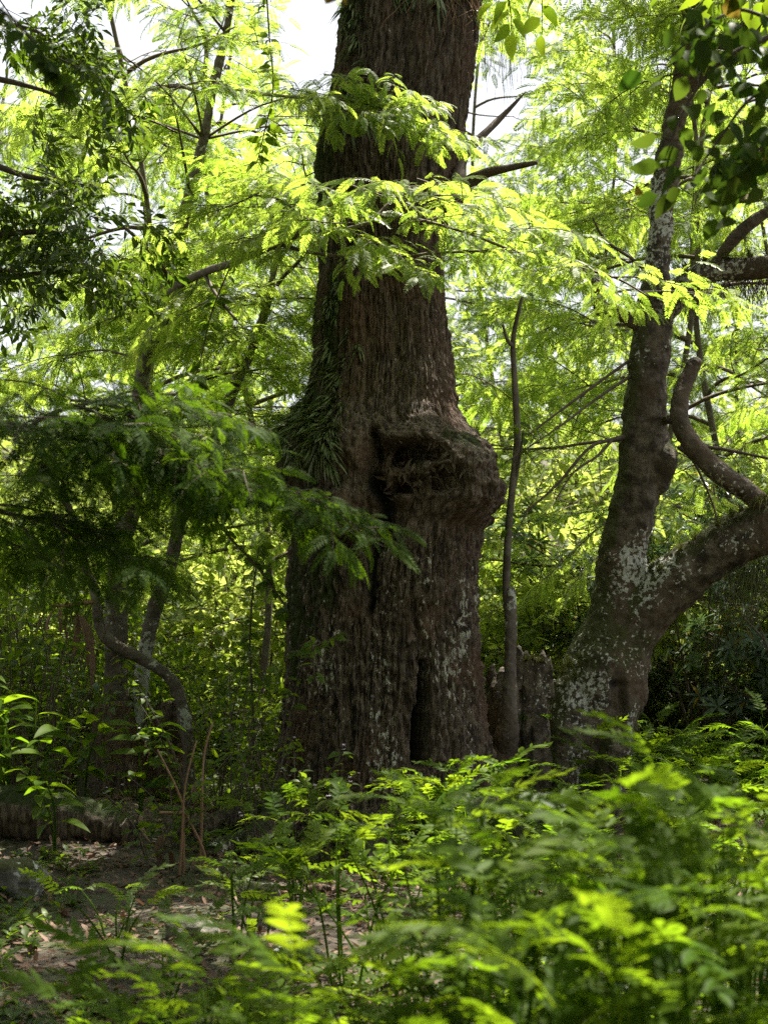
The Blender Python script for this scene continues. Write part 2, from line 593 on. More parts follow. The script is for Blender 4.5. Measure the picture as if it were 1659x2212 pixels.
# ------------------------------------------------------------------ leaf shapes
def t_feather(pairs=14, near=False, seed=0):
    """compound leaf along +X, length 1, leaflets narrow"""
    r = np.random.RandomState(seed)
    V, Q, T = [], [], []
    zc = lambda t: 0.06 * math.sin(t * 2.0) - 0.30 * t ** 2.2
    yc = lambda t: 0.05 * math.sin(t * 3 + seed)
    for i in range(pairs):
        t = 0.10 + 0.88 * (i + 0.5) / pairs
        L = 0.225 * math.sin(math.pi * (0.16 + 0.76 * t)) ** 0.75
        W = (0.88 / pairs) * 0.43
        for s in (-1, 1):
            tt = t + r.uniform(-.008, .008)
            a = math.radians(62 - 22 * t + r.uniform(-6, 6))
            dx, dy = math.cos(a), s * math.sin(a)
            px, py = -dy * s, dx * s
            b = np.array([tt, yc(tt), zc(tt)])
            dz = -0.10 - 0.22 * r.rand()
            n0 = len(V)
            d = np.array([dx, dy, dz]) * L
            p = np.array([px, py, 0.0]) * W
            if near:
                c = np.array([0, 0, 0.02 * L])
                V += [b, b + d * .3 - p * .9 + c, b + d * .75 - p * .8, b + d, b + d * .75 + p * .8, b + d * .3 + p * .9 + c]
                Q += [(n0, n0 + 1, n0 + 2, n0 + 5), (n0 + 5, n0 + 2, n0 + 3, n0 + 4)]
            else:
                V += [b, b + d * .5 - p, b + d, b + d * .5 + p]
                Q += [(n0, n0 + 1, n0 + 2, n0 + 3)]
    ts = np.linspace(0, 1, 5)
    n0 = len(V)
    for t in ts:
        wv = 0.009 * (1 - 0.7 * t)
        V += [np.array([t, yc(t) - wv, zc(t)]), np.array([t, yc(t) + wv, zc(t)])]
    for i in range(4):
        Q.append((n0 + 2 * i, n0 + 2 * i + 2, n0 + 2 * i + 3, n0 + 2 * i + 1))
    return np.array(V), np.array(Q), np.array(T).reshape(-1, 3).astype(int)


def t_pinnate(pairs=9, seed=0, lw=0.30, ll=0.17, droop=0.35, far=False):
    """compound leaf with elliptic leaflets (foreground ferns)"""
    r = np.random.RandomState(seed)
    V, Q = [], []
    zc = lambda t: 0.10 * math.sin(t * 2.2) - droop * t ** 2.3
    yc = lambda t: 0.06 * math.sin(t * 2.4 + seed)
    items = []
    for i in range(pairs):
        t = 0.16 + 0.82 * (i + 0.4) / pairs
        for s in (-1, 1):
            items.append((t + s * 0.012, s, math.radians(58 - 20 * t + r.uniform(-9, 9)), ll * (0.7 + 0.45 * math.sin(math.pi * (0.15 + 0.8 * t))) * r.uniform(.85, 1.1)))
    items.append((1.0, 1, 0.05, ll * 0.9))
    for (t, s, a, L) in items:
        b = np.array([t, yc(t), zc(t)])
        dz = r.uniform(-0.45, 0.12)
        d = np.array([math.cos(a), s * math.sin(a), dz])
        d = d / np.linalg.norm(d)
        p = np.cross(np.array([0, 0, 1.0]), d)
        p = p / np.linalg.norm(p)
        up = np.cross(d, p)
        W = L * lw * 0.5
        n0 = len(V)
        prof = ((0.0, 0.12), (0.28, 0.92), (0.55, 1.0), (0.82, 0.62), (1.0, 0.05))
        if far:
            prof = ((0.0, 0.1), (0.45, 1.0), (1.0, 0.05))
        for (u, wv) in prof:
            c = b + d * L * u + up * (-0.16 * L * u * u)
            V += [c - p * W * wv + up * W * 0.25 * wv, c, c + p * W * wv + up * W * 0.25 * wv]
        for i in range(len(prof) - 1):
            k = n0 + 3 * i
            Q += [(k, k + 1, k + 4, k + 3), (k + 1, k + 2, k + 5, k + 4)]
    n0 = len(V)
    for t in np.linspace(0, 1, 6):
        wv = 0.007 * (1 - 0.6 * t)
        V += [np.array([t, yc(t) - wv, zc(t)]), np.array([t, yc(t), zc(t) - wv]), np.array([t, yc(t) + wv, zc(t)])]
    for i in range(5):
        k = n0 + 3 * i
        Q += [(k, k + 3, k + 4, k + 1), (k + 1, k + 4, k + 5, k + 2)]
    return np.array(V), np.array(Q), np.zeros((0, 3), int)


def t_blade(width=0.45, fold=0.18, droop=0.25, tip=0.85, seed=0, n=5, wave=0.0, stalk=0.08):
    """single leaf along +X length 1"""
    V, Q = [], []
    r = np.random.RandomState(seed)
    tw = r.uniform(-.25, .25)
    for i in range(n + 1):
        u = i / n
        wv = width * 0.5 * (math.sin(math.pi * min(1, u ** 0.8)) ** 0.8 * (1 - 0.25 * u) + 0.012)
        x = stalk + u * (1 - stalk)
        z = 0.04 * math.sin(u * 3) - droop * u * u
        y = 0.05 * math.sin(u * 2.5 + seed)
        zz = fold * wv + wave * math.sin(u * 9 + seed)
        V += [(x, y - wv, z + zz - tw * wv), (x, y, z), (x, y + wv, z + zz + tw * wv)]
    for i in range(n):
        k = 3 * i
        Q += [(k, k + 1, k + 4, k + 3), (k + 1, k + 2, k + 5, k + 4)]
    k = len(V)
    V += [(0, -0.012, 0.01), (0, 0.012, 0.01), (stalk + .02, 0.012, 0.005), (stalk + .02, -0.012, 0.005)]
    Q.append((k, k + 3, k + 2, k + 1))
    return np.array(V), np.array(Q), np.zeros((0, 3), int)


def simple_blade(width=0.45):
    V = np.array([(0, 0, 0), (0.45, -width / 2, 0.03), (1, 0, -0.12), (0.45, width / 2, 0.03)])
    return V, np.array([(0, 1, 2, 3)]), np.zeros((0, 3), int)


TF_FAR = [t_feather(12, False, s) for s in range(3)]
TF_NEAR = [t_feather(15, True, s + 5) for s in range(4)]
OVATE = [t_blade(0.50, 0.2, 0.22, seed=s) for s in range(3)]
LANCE = [t_blade(0.27, 0.2, 0.25, seed=s, n=4) for s in range(3)]
LANCE_D = [t_blade(0.36, 0.2, 0.2, seed=s, n=3) for s in range(3)]
LANCE_S = [t_blade(0.30, 0.2, 0.18, seed=s, n=3) for s in range(3)]


def tmesh(tm, name, mat, r=0.5):
    mb = MB()
    mb.add(tm[0], tm[1], tm[2], 0, r)
    return mb.mesh(name, [mat])


# ------------------------------------------------------------------ boughs
def bough_layout(seed, L=0.95, ntw=6, leafL=0.2, twL=0.4, per=5, flat=0.3, sag=0.2):
    """returns wood polylines [(pts, radii)] and leaf transforms, in local space (X out, Z up)"""
    r = random.Random(seed)
    ph = r.uniform(0, 6)
    stem = lambda t: np.array([L * t, 0.07 * L * math.sin(3 * t + ph) - 0.07 * L * math.sin(ph), 0.05 * L * math.sin(4 * t + ph) - 0.05 * L * math.sin(ph) - sag * L * t * t])
    wood = [(np.array([stem(t) for t in np.linspace(0, 1, 7)]), np.linspace(0.0075, 0.0018, 7) * (L / .95))]
    xf = []

    def leaf(p, d, sc):
        d = unit(d)
        f = frame(d, (r.gauss(0, .35), r.gauss(0, .35), 1)) @ rotx(r.gauss(0, 0.35))
        xf.append((np.array(p), f * sc))

    side = 1
    for i in range(ntw):
        t = 0.18 + 0.74 * i / max(1, ntw - 1)
        side = -side
        a = math.radians(r.uniform(38, 62)) * side
        ln = twL * (1.15 - 0.6 * t) * r.uniform(.75, 1.2)
        el = r.gauss(0.05, flat)
        b = stem(t)
        dr = np.array([math.cos(a) * math.cos(el), math.sin(a) * math.cos(el), math.sin(el)])
        cv = r.uniform(-.25, .25)
        tw = lambda s: b + dr * ln * s + np.array([-dr[1], dr[0], 0]) * cv * ln * s * s + np.array([0, 0, -0.22 * ln * s * s])
        wood.append((np.array([tw(s) for s in (0, .35, .7, 1)]), np.array([.0038, .003, .002, .0012])))
        sd = 1
        for k in range(per):
            s = 0.22 + 0.75 * k / per
            sd = -sd
            dd = unit(tw(min(1, s + .1)) - tw(s))
            f = frame(dd)
            ang = math.radians(r.uniform(35, 65)) * sd
            leaf(tw(s), f @ np.array([math.cos(ang), math.sin(ang), r.gauss(-0.38, 0.3)]), leafL * r.uniform(.75, 1.12))
        leaf(tw(1), unit(tw(1) - tw(.8)) + np.array([0, 0, -.1]), leafL * r.uniform(.85, 1.15))
    for k in range(5):
        t = 0.55 + 0.43 * k / 5
        side = -side
        ang = math.radians(r.uniform(35, 60)) * side
        leaf(stem(t), np.array([math.cos(ang), math.sin(ang), r.gauss(-0.3, .3)]), leafL * r.uniform(.8, 1.1))
    leaf(stem(1), np.array([1, 0, -.2]), leafL)
    return wood, xf


def bough_mesh(name, seed, tmpls, leafmat_, leafL=0.2, lid=None, **kw):
    wood, xf = bough_layout(seed, leafL=leafL, **kw)
    mb = MB()
    for (p, rr) in wood:
        mb.tube(p, rr, 4, n=len(p), mat=0, cap=False, smoothpath=False)
    k = len(tmpls)
    for i in range(k):
        mb.leaves(tmpls[i], xf[i::k], 1)
    return mb.mesh(name, [M['twig'], leafmat_])


def hero_parts(seed, leafL, **kw):
    wood, xf = bough_layout(seed, leafL=leafL, **kw)
    mb = MB()
    for (p, rr) in wood:
        mb.tube(p, rr, 5, n=len(p), mat=0, cap=False, smoothpath=False)
    return mb.mesh('bough', [M['twig']]), xf


BF = [bough_mesh('bough', 100 + s, TF_FAR, M['feather'], 0.21, L=1.0, ntw=7, twL=0.42, per=5) for s in range(6)]
BFD = [bough_mesh('bough', 120 + s, TF_FAR, M['feather_shade'], 0.21, L=1.0, ntw=7, twL=0.42, per=5) for s in range(3)]
BFN = [bough_mesh('bough', 140 + s, TF_NEAR, M['feather'], 0.21, L=1.0, ntw=7, twL=0.42, per=5) for s in range(4)]
BO = [bough_mesh('bough', 160 + s, OVATE, M['broad'], 0.10, L=0.8, ntw=7, twL=0.36, per=6, flat=0.5) for s in range(4)]
BD = [bough_mesh('bough', 180 + s, LANCE_D, M['dark'], 0.15, L=0.8, ntw=7, twL=0.36, per=7, flat=0.6) for s in range(4)]
BFAR = [bough_mesh('bough', 190 + s, [simple_blade(.55)], M['far'], 0.11, L=0.9, ntw=8, twL=0.42, per=9, flat=0.7) for s in range(3)]


def whorl_mesh(seed):
    """rosette shoots of narrow bluish leaves on a branching stem"""
    r = random.Random(seed)
    mb = MB()
    xf, yl = [], []
    mb.tube([(0, 0, 0), (.25, .03, .05), (.5, -.02, .1)], [.008, .006, .004], 4, cap=False, mat=0)
    for k in range(7):
        a = r.uniform(-1.2, 1.2)
        b = np.array([r.uniform(.1, .5), 0, .06])
        e = b + np.array([math.cos(a) * .2, math.sin(a) * .25, r.uniform(0, .22)])
        mb.tube([b, (b + e) / 2 + np.array([0, 0, -.01]), e], [.004, .0035, .003], 4, cap=False, mat=0)
        n = r.randint(9, 13)
        ax = frame(unit(np.array([math.cos(a) * .5, math.sin(a) * .5, .9])))
        for i in range(n):
            an = 2.4 * i + r.uniform(-.2, .2)
            tilt = r.uniform(.15, .75) - (0.5 if i < 3 else 0)
            d = ax @ np.array([tilt * .7, math.cos(an), math.sin(an)])
            (yl if r.random() < 0.05 else xf).append((e, frame(unit(d), ax[:, 0]) * r.uniform(.10, .15)))
    for i in range(3):
        mb.leaves(LANCE_T[i], xf[i::3], 1)
    if yl:
        mb.leaves(LANCE_T[0], yl, 2)
    return mb.mesh('bough', [M['twig'], M['blue'], M['yellow']])


LANCE_T = [t_blade(0.22, 0.25, 0.22, seed=s + 3, n=3, stalk=.03) for s in range(3)]
BW = [whorl_mesh(s) for s in range(4)]


def put_bough(meshes, parent, p, d, sc=1.0, up=(0, 0, 1), roll=0.3, name='bough'):
    f = frame(d, up) @ rotx(rnd.gauss(0, roll))
    return part(name, rnd.choice(meshes), parent, loc=p, mat3=f * sc)


# ------------------------------------------------------------------ the giant tree
GY = 12.5
PROF = [(-60, 745, 1048), (0, 740, 1040), (100, 730, 1030), (200, 717, 1018), (300, 692, 1002), (350, 682, 996), (400, 688, 985), (500, 692, 962),
        (600, 693, 956), (700, 684, 965), (800, 678, 976), (880, 658, 985), (915, 634, 1000), (945, 616, 1036), (980, 606, 1064), (1020, 608, 1073),
        (1060, 622, 1075), (1095, 636, 1070), (1125, 642, 1054), (1145, 643, 1038), (1180, 641, 1027), (1250, 638, 1020), (1320, 636, 1019), (1400, 632, 1026),
        (1500, 626, 1034), (1600, 613, 1045), (1700, 598, 1052), (1800, 570, 1072), (1880, 540, 1100), (1960, 520, 1120)]


def build_giant():
    pr = np.array(PROF, float)
    base = np.array([0.02, GY, 0])
    tree = thing('giant_tree', 'huge old tree with furrowed brown trunk, swollen burl collar and split hollow', 'tree', (0.02, GY, hz(0.02, GY)))
    zq = np.array([at(830, q, GY)[2] for q in pr[:, 0]])
    cx = np.array([(at(l, q, GY)[0] + at(r, q, GY)[0]) / 2 for q, l, r in PROF])
    hw = (pr[:, 2] - pr[:, 1]) / 2 / FQ * GY
    o = np.argsort(zq)
    zq, cx, hw = zq[o], cx[o], hw[o]
    zq = np.concatenate([zq, [8.0, 9.5, 11.5, 13.0]])
    cx = np.concatenate([cx, [0.24, 0.28, 0.3, 0.35]])
    hw = np.concatenate([hw, [0.50, 0.42, 0.30, 0.16]])
    zs = np.concatenate([np.arange(-0.25, 6.75, 0.0125), np.arange(6.75, 13.0, 0.05)])
    NT = 640
    th = np.linspace(-math.pi, math.pi, NT, endpoint=False)
    ker = np.ones(5) / 5
    fine = np.arange(-0.6, 13.2, 0.0105)
    cf = np.convolve(np.interp(fine, zq, cx), ker, 'same')
    hf = np.convolve(np.interp(fine, zq, hw), ker, 'same')
    c = np.interp(zs, fine, cf)
    h = np.interp(zs, fine, hf)
    Z, TH = np.meshgrid(zs, th, indexing='ij')
    CX, HW = c[:, None] + 0 * TH, h[:, None] + 0 * TH
    # picture-plane coordinates of the front of the bole, used to place its scars
    pos = np.stack([CX + HW * np.sin(TH), GY - HW * np.cos(TH), Z], -1)
    QX, QY = proj(np.stack([CX + HW * np.sin(TH), GY + 0 * TH, Z], -1))
    FR = sstep(0.05, 0.45, np.cos(TH))
    cs, sn = np.cos(TH), np.sin(TH)
    warp = 0.35 * noise(cs * 2, sn * 2, Z * 1.3, 41)
    d = 0.035 * noise(cs * 2.2, sn * 2.2, Z * 0.35, 42) + 0.02 * noise(cs * 5, sn * 5, Z * 0.6, 43)
    burl = sstep(905, 960, QY) * (1 - sstep(1110, 1165, QY))
    low = sstep(1130, 1200, QY)
    # furrowed bark in long vertical plates
    def ridges(k, m, seed):
        wv = warp + 0.06 * noise(cs * 9, sn * 9, Z * 6, seed + 9)
        a = TH + wv * 0.25
        return np.abs(noise(np.cos(a) * k, np.sin(a) * k, Z * m, seed))
    r1 = ridges(13, 1.5, 50)
    r2 = ridges(24, 4.6, 60)
    r3 = ridges(40, 8.0, 65)
    bark = 0.085 * (np.minimum(r1, 0.34) - 0.24) + 0.060 * (np.minimum(r2, 0.32) - 0.2) + 0.034 * (np.minimum(r3, 0.34) - 0.2)
    bark += 0.024 * fbm(cs * 40, sn * 40, Z * 20, 70, 3)
    flake = noise(cs * 22, sn * 22, Z * 16, 75)
    bark += 0.016 * flake
    d += bark * (0.8 + 0.35 * low) * (1 - 0.75 * burl)
    # burl: gnarled, turbulent wood
    px, pz = pos[..., 0], Z
    wx = 0.08 * fbm(px * 5, pz * 5, TH * 2, 81, 2)
    tb = np.abs(fbm((px + wx) * 5.2, pos[..., 1] * 5.2, (pz + wx) * 5.2, 82, 4))
    tb2 = np.abs(noise((px + wx) * 13, pos[..., 1] * 13, pz * 8, 85))
    d += burl * (0.13 * (tb - 0.25) + 0.045 * (tb2 - .3) + 0.012 * noise(px * 40, pos[..., 1] * 40, pz * 40, 86))

    def g(x, y, rx, ry, p=2):
        return FR * np.exp(-(np.abs((QX - x) / rx) ** p + np.abs((QY - y) / ry) ** p))
    d += 0.17 * g(1000, 1050, 56, 64, 3) + 0.21 * g(712, 1120, 62, 44, 4) + 0.10 * g(690, 985, 75, 52) + 0.06 * g(910, 965, 45, 25)
    d += 0.05 * g(870, 1075, 40, 40) - 0.12 * g(740, 1188, 80, 20) - 0.03 * g(940, 1140, 80, 14)
    torn = np.abs(noise((QX + 0.3 * QY) * 0.045, QY * 0.03, 0.5 + 0 * QX, 91))
    torn2 = np.abs(noise((QX - 0.2 * QY) * 0.09, QY * 0.06, 2.5 + 0 * QX, 92))
    cav = g(855, 1005, 46, 26, 4) * 0.9 + g(895, 1000, 26, 22, 4) * .8 + g(870, 1070, 22, 15, 3) * 0.9 + g(950, 1052, 26, 24, 4) * 0.8 + g(930, 1000, 22, 16, 4) * .6
    d -= np.clip(cav, 0, 1.2) * (0.27 + 0.16 * torn)
    zone = g(890, 1035, 85, 62, 4)
    d += zone * (0.17 * (torn - .3) + 0.09 * (torn2 - .3))

    def crack(pts, width, depth, jit=6):
        out = np.zeros_like(QX)
        pts = np.array(pts, float)
        yy = QY
        xc = np.interp(yy, pts[:, 1], pts[:, 0]) + jit * noise(yy * 0.03, 0.1, 0.2, 95) + 0.5 * jit * noise(yy * 0.1, 0.1, 3.2, 96)
        wv = width * np.interp(yy, pts[:, 1], pts[:, 2])
        e = sstep(pts[0, 1] - 8, pts[0, 1] + 14, yy) * (1 - sstep(pts[-1, 1] - 14, pts[-1, 1] + 6, yy))
        return FR * e * np.exp(-np.abs((QX - xc) / np.maximum(wv, 2.0)) ** 3) * depth
    c1 = crack([(812, 950, .7), (806, 1010, .9), (812, 1060, 1.3), (832, 1110, 1.4), (826, 1160, 1.1), (806, 1230, .8), (800, 1330, .5)], 15, 1.0)
    c2 = crack([(906, 1425, .5), (909, 1480, .8), (904, 1540, 1.0), (902, 1600, 1.2), (900, 1640, 1.0)], 12, 1.0, 3)
    c3 = crack([(880, 1200, .4), (886, 1300, .7), (905, 1425, .7)], 9, 1.0, 4)
    d -= 0.20 * c1 * (0.5 + 0.5 * sstep(1230, 1150, QY)) + 0.30 * c2 + 0.045 * c3
    lip = crack([(928, 1400, 1), (930, 1640, 1)], 9, 1, 3)
    d += 0.02 * lip
    # buttressed foot
    foot = sstep(1.1, -0.15, Z)
    d += foot * 0.16 * (np.abs(np.cos(TH * 3.5 + 0.6)) - 0.45)
    d += 0.05 * sstep(1400, 1900, QY) * (np.abs(np.cos(TH * 4.5 + 0.2)) - 0.5)
    # little lumps of bark peeling near the top of the frame
    d += 0.035 * sstep(380, 200, QY) * np.maximum(0, noise(cs * 7, sn * 7, Z * 3, 99))
    R = HW + d
    V = np.stack([CX + R * sn, GY - R * cs, Z], -1)
    nz_, n = V.shape[0], NT
    i = np.arange(nz_ - 1)[:, None] * n
    j = np.arange(n)[None]
    j2 = (j + 1) % n
    quads = np.stack([i + j, i + j2, i + n + j2, i + n + j], -1).reshape(-1, 4)
    mb = MB()
    mb.add(V.reshape(-1, 3), quads)
    me = mb.mesh('giant_trunk', [M['giant']])
    tint = np.zeros((nz_, n, 3))
    nb = fbm(cs * 3, sn * 3, Z * 2.2, 110, 3)
    left = sstep(0.0, 0.95, -sn)
    tint[..., 0] = np.clip(left * (0.55 + 0.5 * nb) * sstep(1750, 1300, QY) + 0.55 * sstep(930, 1000, QY) * sstep(1100, 990, QY) * sstep(930, 1010, QX) * (0.6 + nb)
                           + 0.5 * g(970, 960, 70, 32) + 0.35 * g(1010, 1150, 40, 18) + 0.45 * g(870, 900, 60, 50) * (0.5 + nb) + 0.3 * g(960, 250, 70, 130) * (0.6 + nb) + .12 * (nb > .3), 0, 1)
    lich = 0.62 + 0.5 * fbm(cs * 4, sn * 4, Z * 1.6, 120, 3)
    lich = lich * (0.45 + 0.62 * low) * (1 - .8 * burl) + 0.42 * g(880, 780, 60, 190) + 0.26 * g(740, 1340, 26, 110) + 0.20 * g(965, 1400, 24, 110) + .3 * g(850, 120, 70, 90)
    tint[..., 1] = np.clip(lich, 0, 1)
    tint[..., 2] = np.clip(0.95 * c1 * sstep(1020, 1060, QY) + 1.0 * c2 + 0.8 * g(812, 1065, 20, 26, 3) + 0.25 * c3, 0, 1)  # char in the burl fissure; slit and thin crack blackened along their depth
    set_tint(me, tint.reshape(-1, 3))
    trunk = part('trunk', me, tree, world=True)
    # surface normals for things that grow on the bark
    Ns = np.cross(np.roll(V, -4, 1) - np.roll(V, 4, 1), np.roll(V, -4, 0) - np.roll(V, 4, 0))
    Ns /= np.linalg.norm(Ns, axis=2)[..., None] + 1e-9

    def surf(qx, qy):
        dd = (QX - qx) ** 2 + (QY - qy) ** 2 + (cs < -0.05) * 1e9
        k = np.unravel_index(np.argmin(dd), dd.shape)
        return V[k], Ns[k]

    # roots
    roots = [[(640, 1700, 60, 12.2), (590, 1770, 50, 12.0), (520, 1800, 38, 11.8), (440, 1812, 24, 11.6), (360, 1822, 12, 11.5)],
             [(620, 1780, 50, 11.9), (560, 1850, 34, 11.3), (470, 1890, 22, 10.9), (400, 1900, 10, 10.7)],
             [(1030, 1760, 46, 12.2), (1090, 1800, 34, 11.9), (1160, 1830, 22, 11.7), (1240, 1840, 10, 11.6)],
             [(800, 1800, 60, 11.9), (790, 1870, 40, 11.4), (770, 1930, 22, 10.9), (760, 1960, 8, 10.6)],
             [(940, 1800, 60, 11.9), (970, 1880, 36, 11.4), (1000, 1940, 20, 10.9), (1020, 1960, 8, 10.7)]]
    for k, L in enumerate(roots):
        P, R_ = qpath(L)
        for i_ in range(len(P)):
            P[i_, 2] = hz(P[i_, 0], P[i_, 1]) + R_[i_] * (0.55 if i_ else 1.2)
        P[-1, 2] = hz(P[-1, 0], P[-1, 1]) - 0.04
        mb = MB(); mb.tube(P, R_, 14, n=26)
        me = woodify(remeshed(mb, 0.018, 3), 'root', M['giant'], 'rough', 0.8, moss=0.7, lich=0.7, seed=200 + k)
        part('root', me, tree, world=True)
    # shaggy moss along the shaded flank and over the collar
    mb = MB()
    xf = []
    ii = rs.randint(20, 545, 30000); jj = rs.randint(0, NT, 30000)
    pm = tint[ii, jj, 0] * sstep(-0.3, 0.3, cs[ii, jj])
    keep = rs.rand(len(ii)) < np.clip((pm - 0.35) * 1.5, 0, 0.8)
    for a, b in zip(ii[keep], jj[keep]):
        nn = Ns[a, b]
        dd = unit(nn * rs.uniform(.5, 1) + np.array([rs.normal(0, .3), rs.normal(0, .3), rs.uniform(-.9, .3)]))
        xf.append((V[a, b] - nn * 0.004, frame(dd, nn) * rs.uniform(.012, .035)))
    mb.leaves(simple_blade(0.22), xf, 0)
    mo = part('moss', mb.mesh('moss', [M['moss']]), tree, world=True)
    mo['kind'] = 'stuff'
    mb = MB()
    TW = [t_blade(.34, .9, .5, seed=q_, n=5, wave=.05, stalk=0) for q_ in range(4)]
    xs = [[], [], [], []]
    for q_ in range(95):
        cx_, cy_, rx_, ry_ = rnd.choice([(850, 1002, 44, 28), (872, 1068, 30, 22), (950, 1050, 30, 26), (905, 1020, 40, 30), (930, 990, 28, 18), (835, 1080, 18, 30)])
        a_ = rnd.uniform(0, 6.28)
        p_, n_ = surf(cx_ + rx_ * math.cos(a_), cy_ + ry_ * math.sin(a_))
        d_ = unit(n_ * rnd.uniform(.1, .7) + np.array([-math.cos(a_) * .8 + rnd.gauss(0, .4), 0, math.sin(a_) * .8 + rnd.gauss(0, .4)]))
        xs[q_ % 4].append((p_ - n_ * .015, frame(d_, n_) @ rotx(rnd.gauss(0, .7)) * rnd.uniform(.05, .13)))
    for q_ in range(4):
        mb.leaves(TW[q_], xs[q_], 0)
    me = mb.mesh('torn_wood', [M['giant']])
    part('torn_wood', me, tree, world=True)['kind'] = 'stuff'
    # broken limb and living limb on the right of the bole
    P, R_ = qpath([(985, 425, 20, 12.4), (1012, 395, 16, 12.3), (1055, 372, 11, 12.2), (1110, 360, 8, 12.1), (1160, 350, 5, 12.0)])
    mb = MB(); mb.tube(P, R_, 10, n=20, jit=.25)
    part('limb', mb.mesh('limb', [M['fork']]), tree, world=True)
    P, R_ = qpath([(960, 445, 26, 12.4), (985, 410, 22, 12.2), (1000, 340, 12, 12.3), (1050, 285, 9, 12.4), (1085, 250, 7, 12.5), (1122, 212, 3, 12.5), (1136, 196, 1, 12.5)])
    mb = MB(); mb.tube(P, R_, 8, n=24, jit=.5)
    part('dead_limb', mb.mesh('dead_limb', [M['twig']]), tree, world=True)
    # unseen crown above the picture, limbs and foliage laid out to cast shade
    limbs = [((-.75, -.6, .30), 4.6, 7.6), ((-.35, -.9, .28), 4.6, 8.2), ((-.6, -.8, .2), 4.6, 9.4), 
             ((.75, .65, .25), 4.6, 8.0), ((.35, .95, .3), 4.6, 7.8), ((.6, .8, .4), 4.0, 9.8),
             ((-.2, -1, .5), 3.4, 10.6), ((.3, -.6, .8), 2.5, 11.5), ((.0, -.9, .2), 3.8, 8.8)]
    for (dr, ln, z0) in limbs:
        dr = unit(dr)
        b = np.array([np.interp(z0, zs, c), GY, z0])
        sgn = rnd.uniform(-1, 1)
        sd = np.array([-dr[1], dr[0], 0]) * sgn
        P = [b + dr * ln * t + sd * 0.25 * math.sin(3 * t) + np.array([0, 0, 0.25 * math.sin(4 * t)]) for t in np.linspace(0, 1, 7)]
        mb = MB(); mb.tube(P, np.linspace(0.14, 0.03, 7), 8, n=18, jit=.2)
        part('limb', mb.mesh('limb', [M['fork']]), tree, world=True)
        for k in range(13):
            t = (0.25 if dr[1] < 0 or dr[0] < 0 else 0.5) + (0.75 if dr[1] < 0 or dr[0] < 0 else 0.5) * k / 12
            p = b + dr * ln * t + sd * 0.25 * math.sin(3 * t) + np.array([0, 0, 0.25 * math.sin(4 * t)])
            s = 1 if k % 2 else -1
            hd = unit(np.array([dr[0], dr[1], 0]) * rnd.uniform(.3, .9) + s * np.array([-dr[1], dr[0], 0]) * rnd.uniform(.5, 1) + np.array([0, 0, rnd.gauss(.1, .25)]))
            put_bough(BF, tree, p, hd, rnd.uniform(1.2, 1.8))
    return surf, (V, Ns, tint, cs)


surf, GIANT = build_giant()


# ------------------------------------------------------------------ strap-leaved plants on the giant's bark
def strap_clump(seed, n=15, L=0.15):
    r = random.Random(seed)
    mb = MB()
    for i in range(n):
        a = r.uniform(0, 6.28)
        el = r.uniform(0.1, 1.1)
        d = np.array([math.cos(a) * math.cos(el), math.sin(a) * math.cos(el), math.sin(el)])   # Z is out of the bark
        ln = L * r.uniform(.6, 1.25)
        g_ = np.array([-1.0, 0, 0])    # local -X is down
        n_ = 6
        P = [d * ln * u * (1 - .25 * u) + g_ * ln * 0.75 * u ** 2.2 for u in np.linspace(0, 1, n_)]
        P = np.array(P)
        wd = 0.0042 * r.uniform(.7, 1.2)
        sd = unit(np.cross(d, g_) + 1e-3)
        V, Q = [], []
        for k, p in enumerate(P):
            u = k / (n_ - 1)
            ww = wd * (0.55 + 1.1 * math.sin(math.pi * (0.15 + 0.75 * u))) * (1 if u < 1 else 0.15)
            V += [p - sd * ww, p + np.array([0, 0, -.002]), p + sd * ww]
        for k in range(n_ - 1):
            q = 3 * k
            Q += [(q, q + 1, q + 4, q + 3), (q + 1, q + 2, q + 5, q + 4)]
        mb.add(np.array(V), Q, None, 0, r.random())
    return mb.mesh('strap_leaves', [M['strap']])


SCL = [strap_clump(s, 15 + s) for s in range(5)]


def grow_on(qx, qy, meshes, name, label, cat, group, sc=1.0):
    p, nn = surf(qx, qy)
    up = np.array([0, 0, 1.0])
    nn = unit(nn + np.array([0, 0, 0.15]))
    x = unit(up - nn * (up @ nn))
    f = np.stack([x, np.cross(nn, x), nn], 1) @ rotz(rnd.gauss(0, .3))
    o = part(name, rnd.choice(meshes), None, loc=p - nn * 0.01, mat3=f * sc)
    tag(o, label, cat, group)
    return o


for k in range(96):
    t = rnd.random()
    if t < 0.55:
        qx, qy = rnd.gauss(685, 38), rnd.gauss(945, 42)
    elif t < 0.8:
        qx, qy = rnd.gauss(712, 26), rnd.gauss(820, 60)
    else:
        qx, qy = rnd.gauss(725, 30), rnd.gauss(670, 60)
    qx = max(632, min(800, qx))
    big = 1.0 if qy > 870 else (.85 if qy > 760 else .7)
    if qy > 870:
        lab, gr = 'arching strap-leaved fern clump massed on the mossy collar of the giant trunk', 'strap ferns on the collar'
    else:
        lab, gr = 'small strap-leaved fern clump on the mossy flank above the collar', 'strap ferns above the collar'
    grow_on(qx, qy, SCL, 'strap_fern', lab, 'fern', gr, big * rnd.uniform(.8, 1.2))
for k in range(26):
    qx, qy = rnd.uniform(745, 800), rnd.uniform(10, 330)
    if k % 3 == 0:
        qx, qy = rnd.uniform(800, 1020), rnd.uniform(2, 60)
    grow_on(qx, qy, SCL, 'strap_fern', 'small strap-leaved fern tuft high on the giant trunk near the pale roots', 'fern', 'strap ferns high on the trunk', rnd.uniform(.7, 1.15))

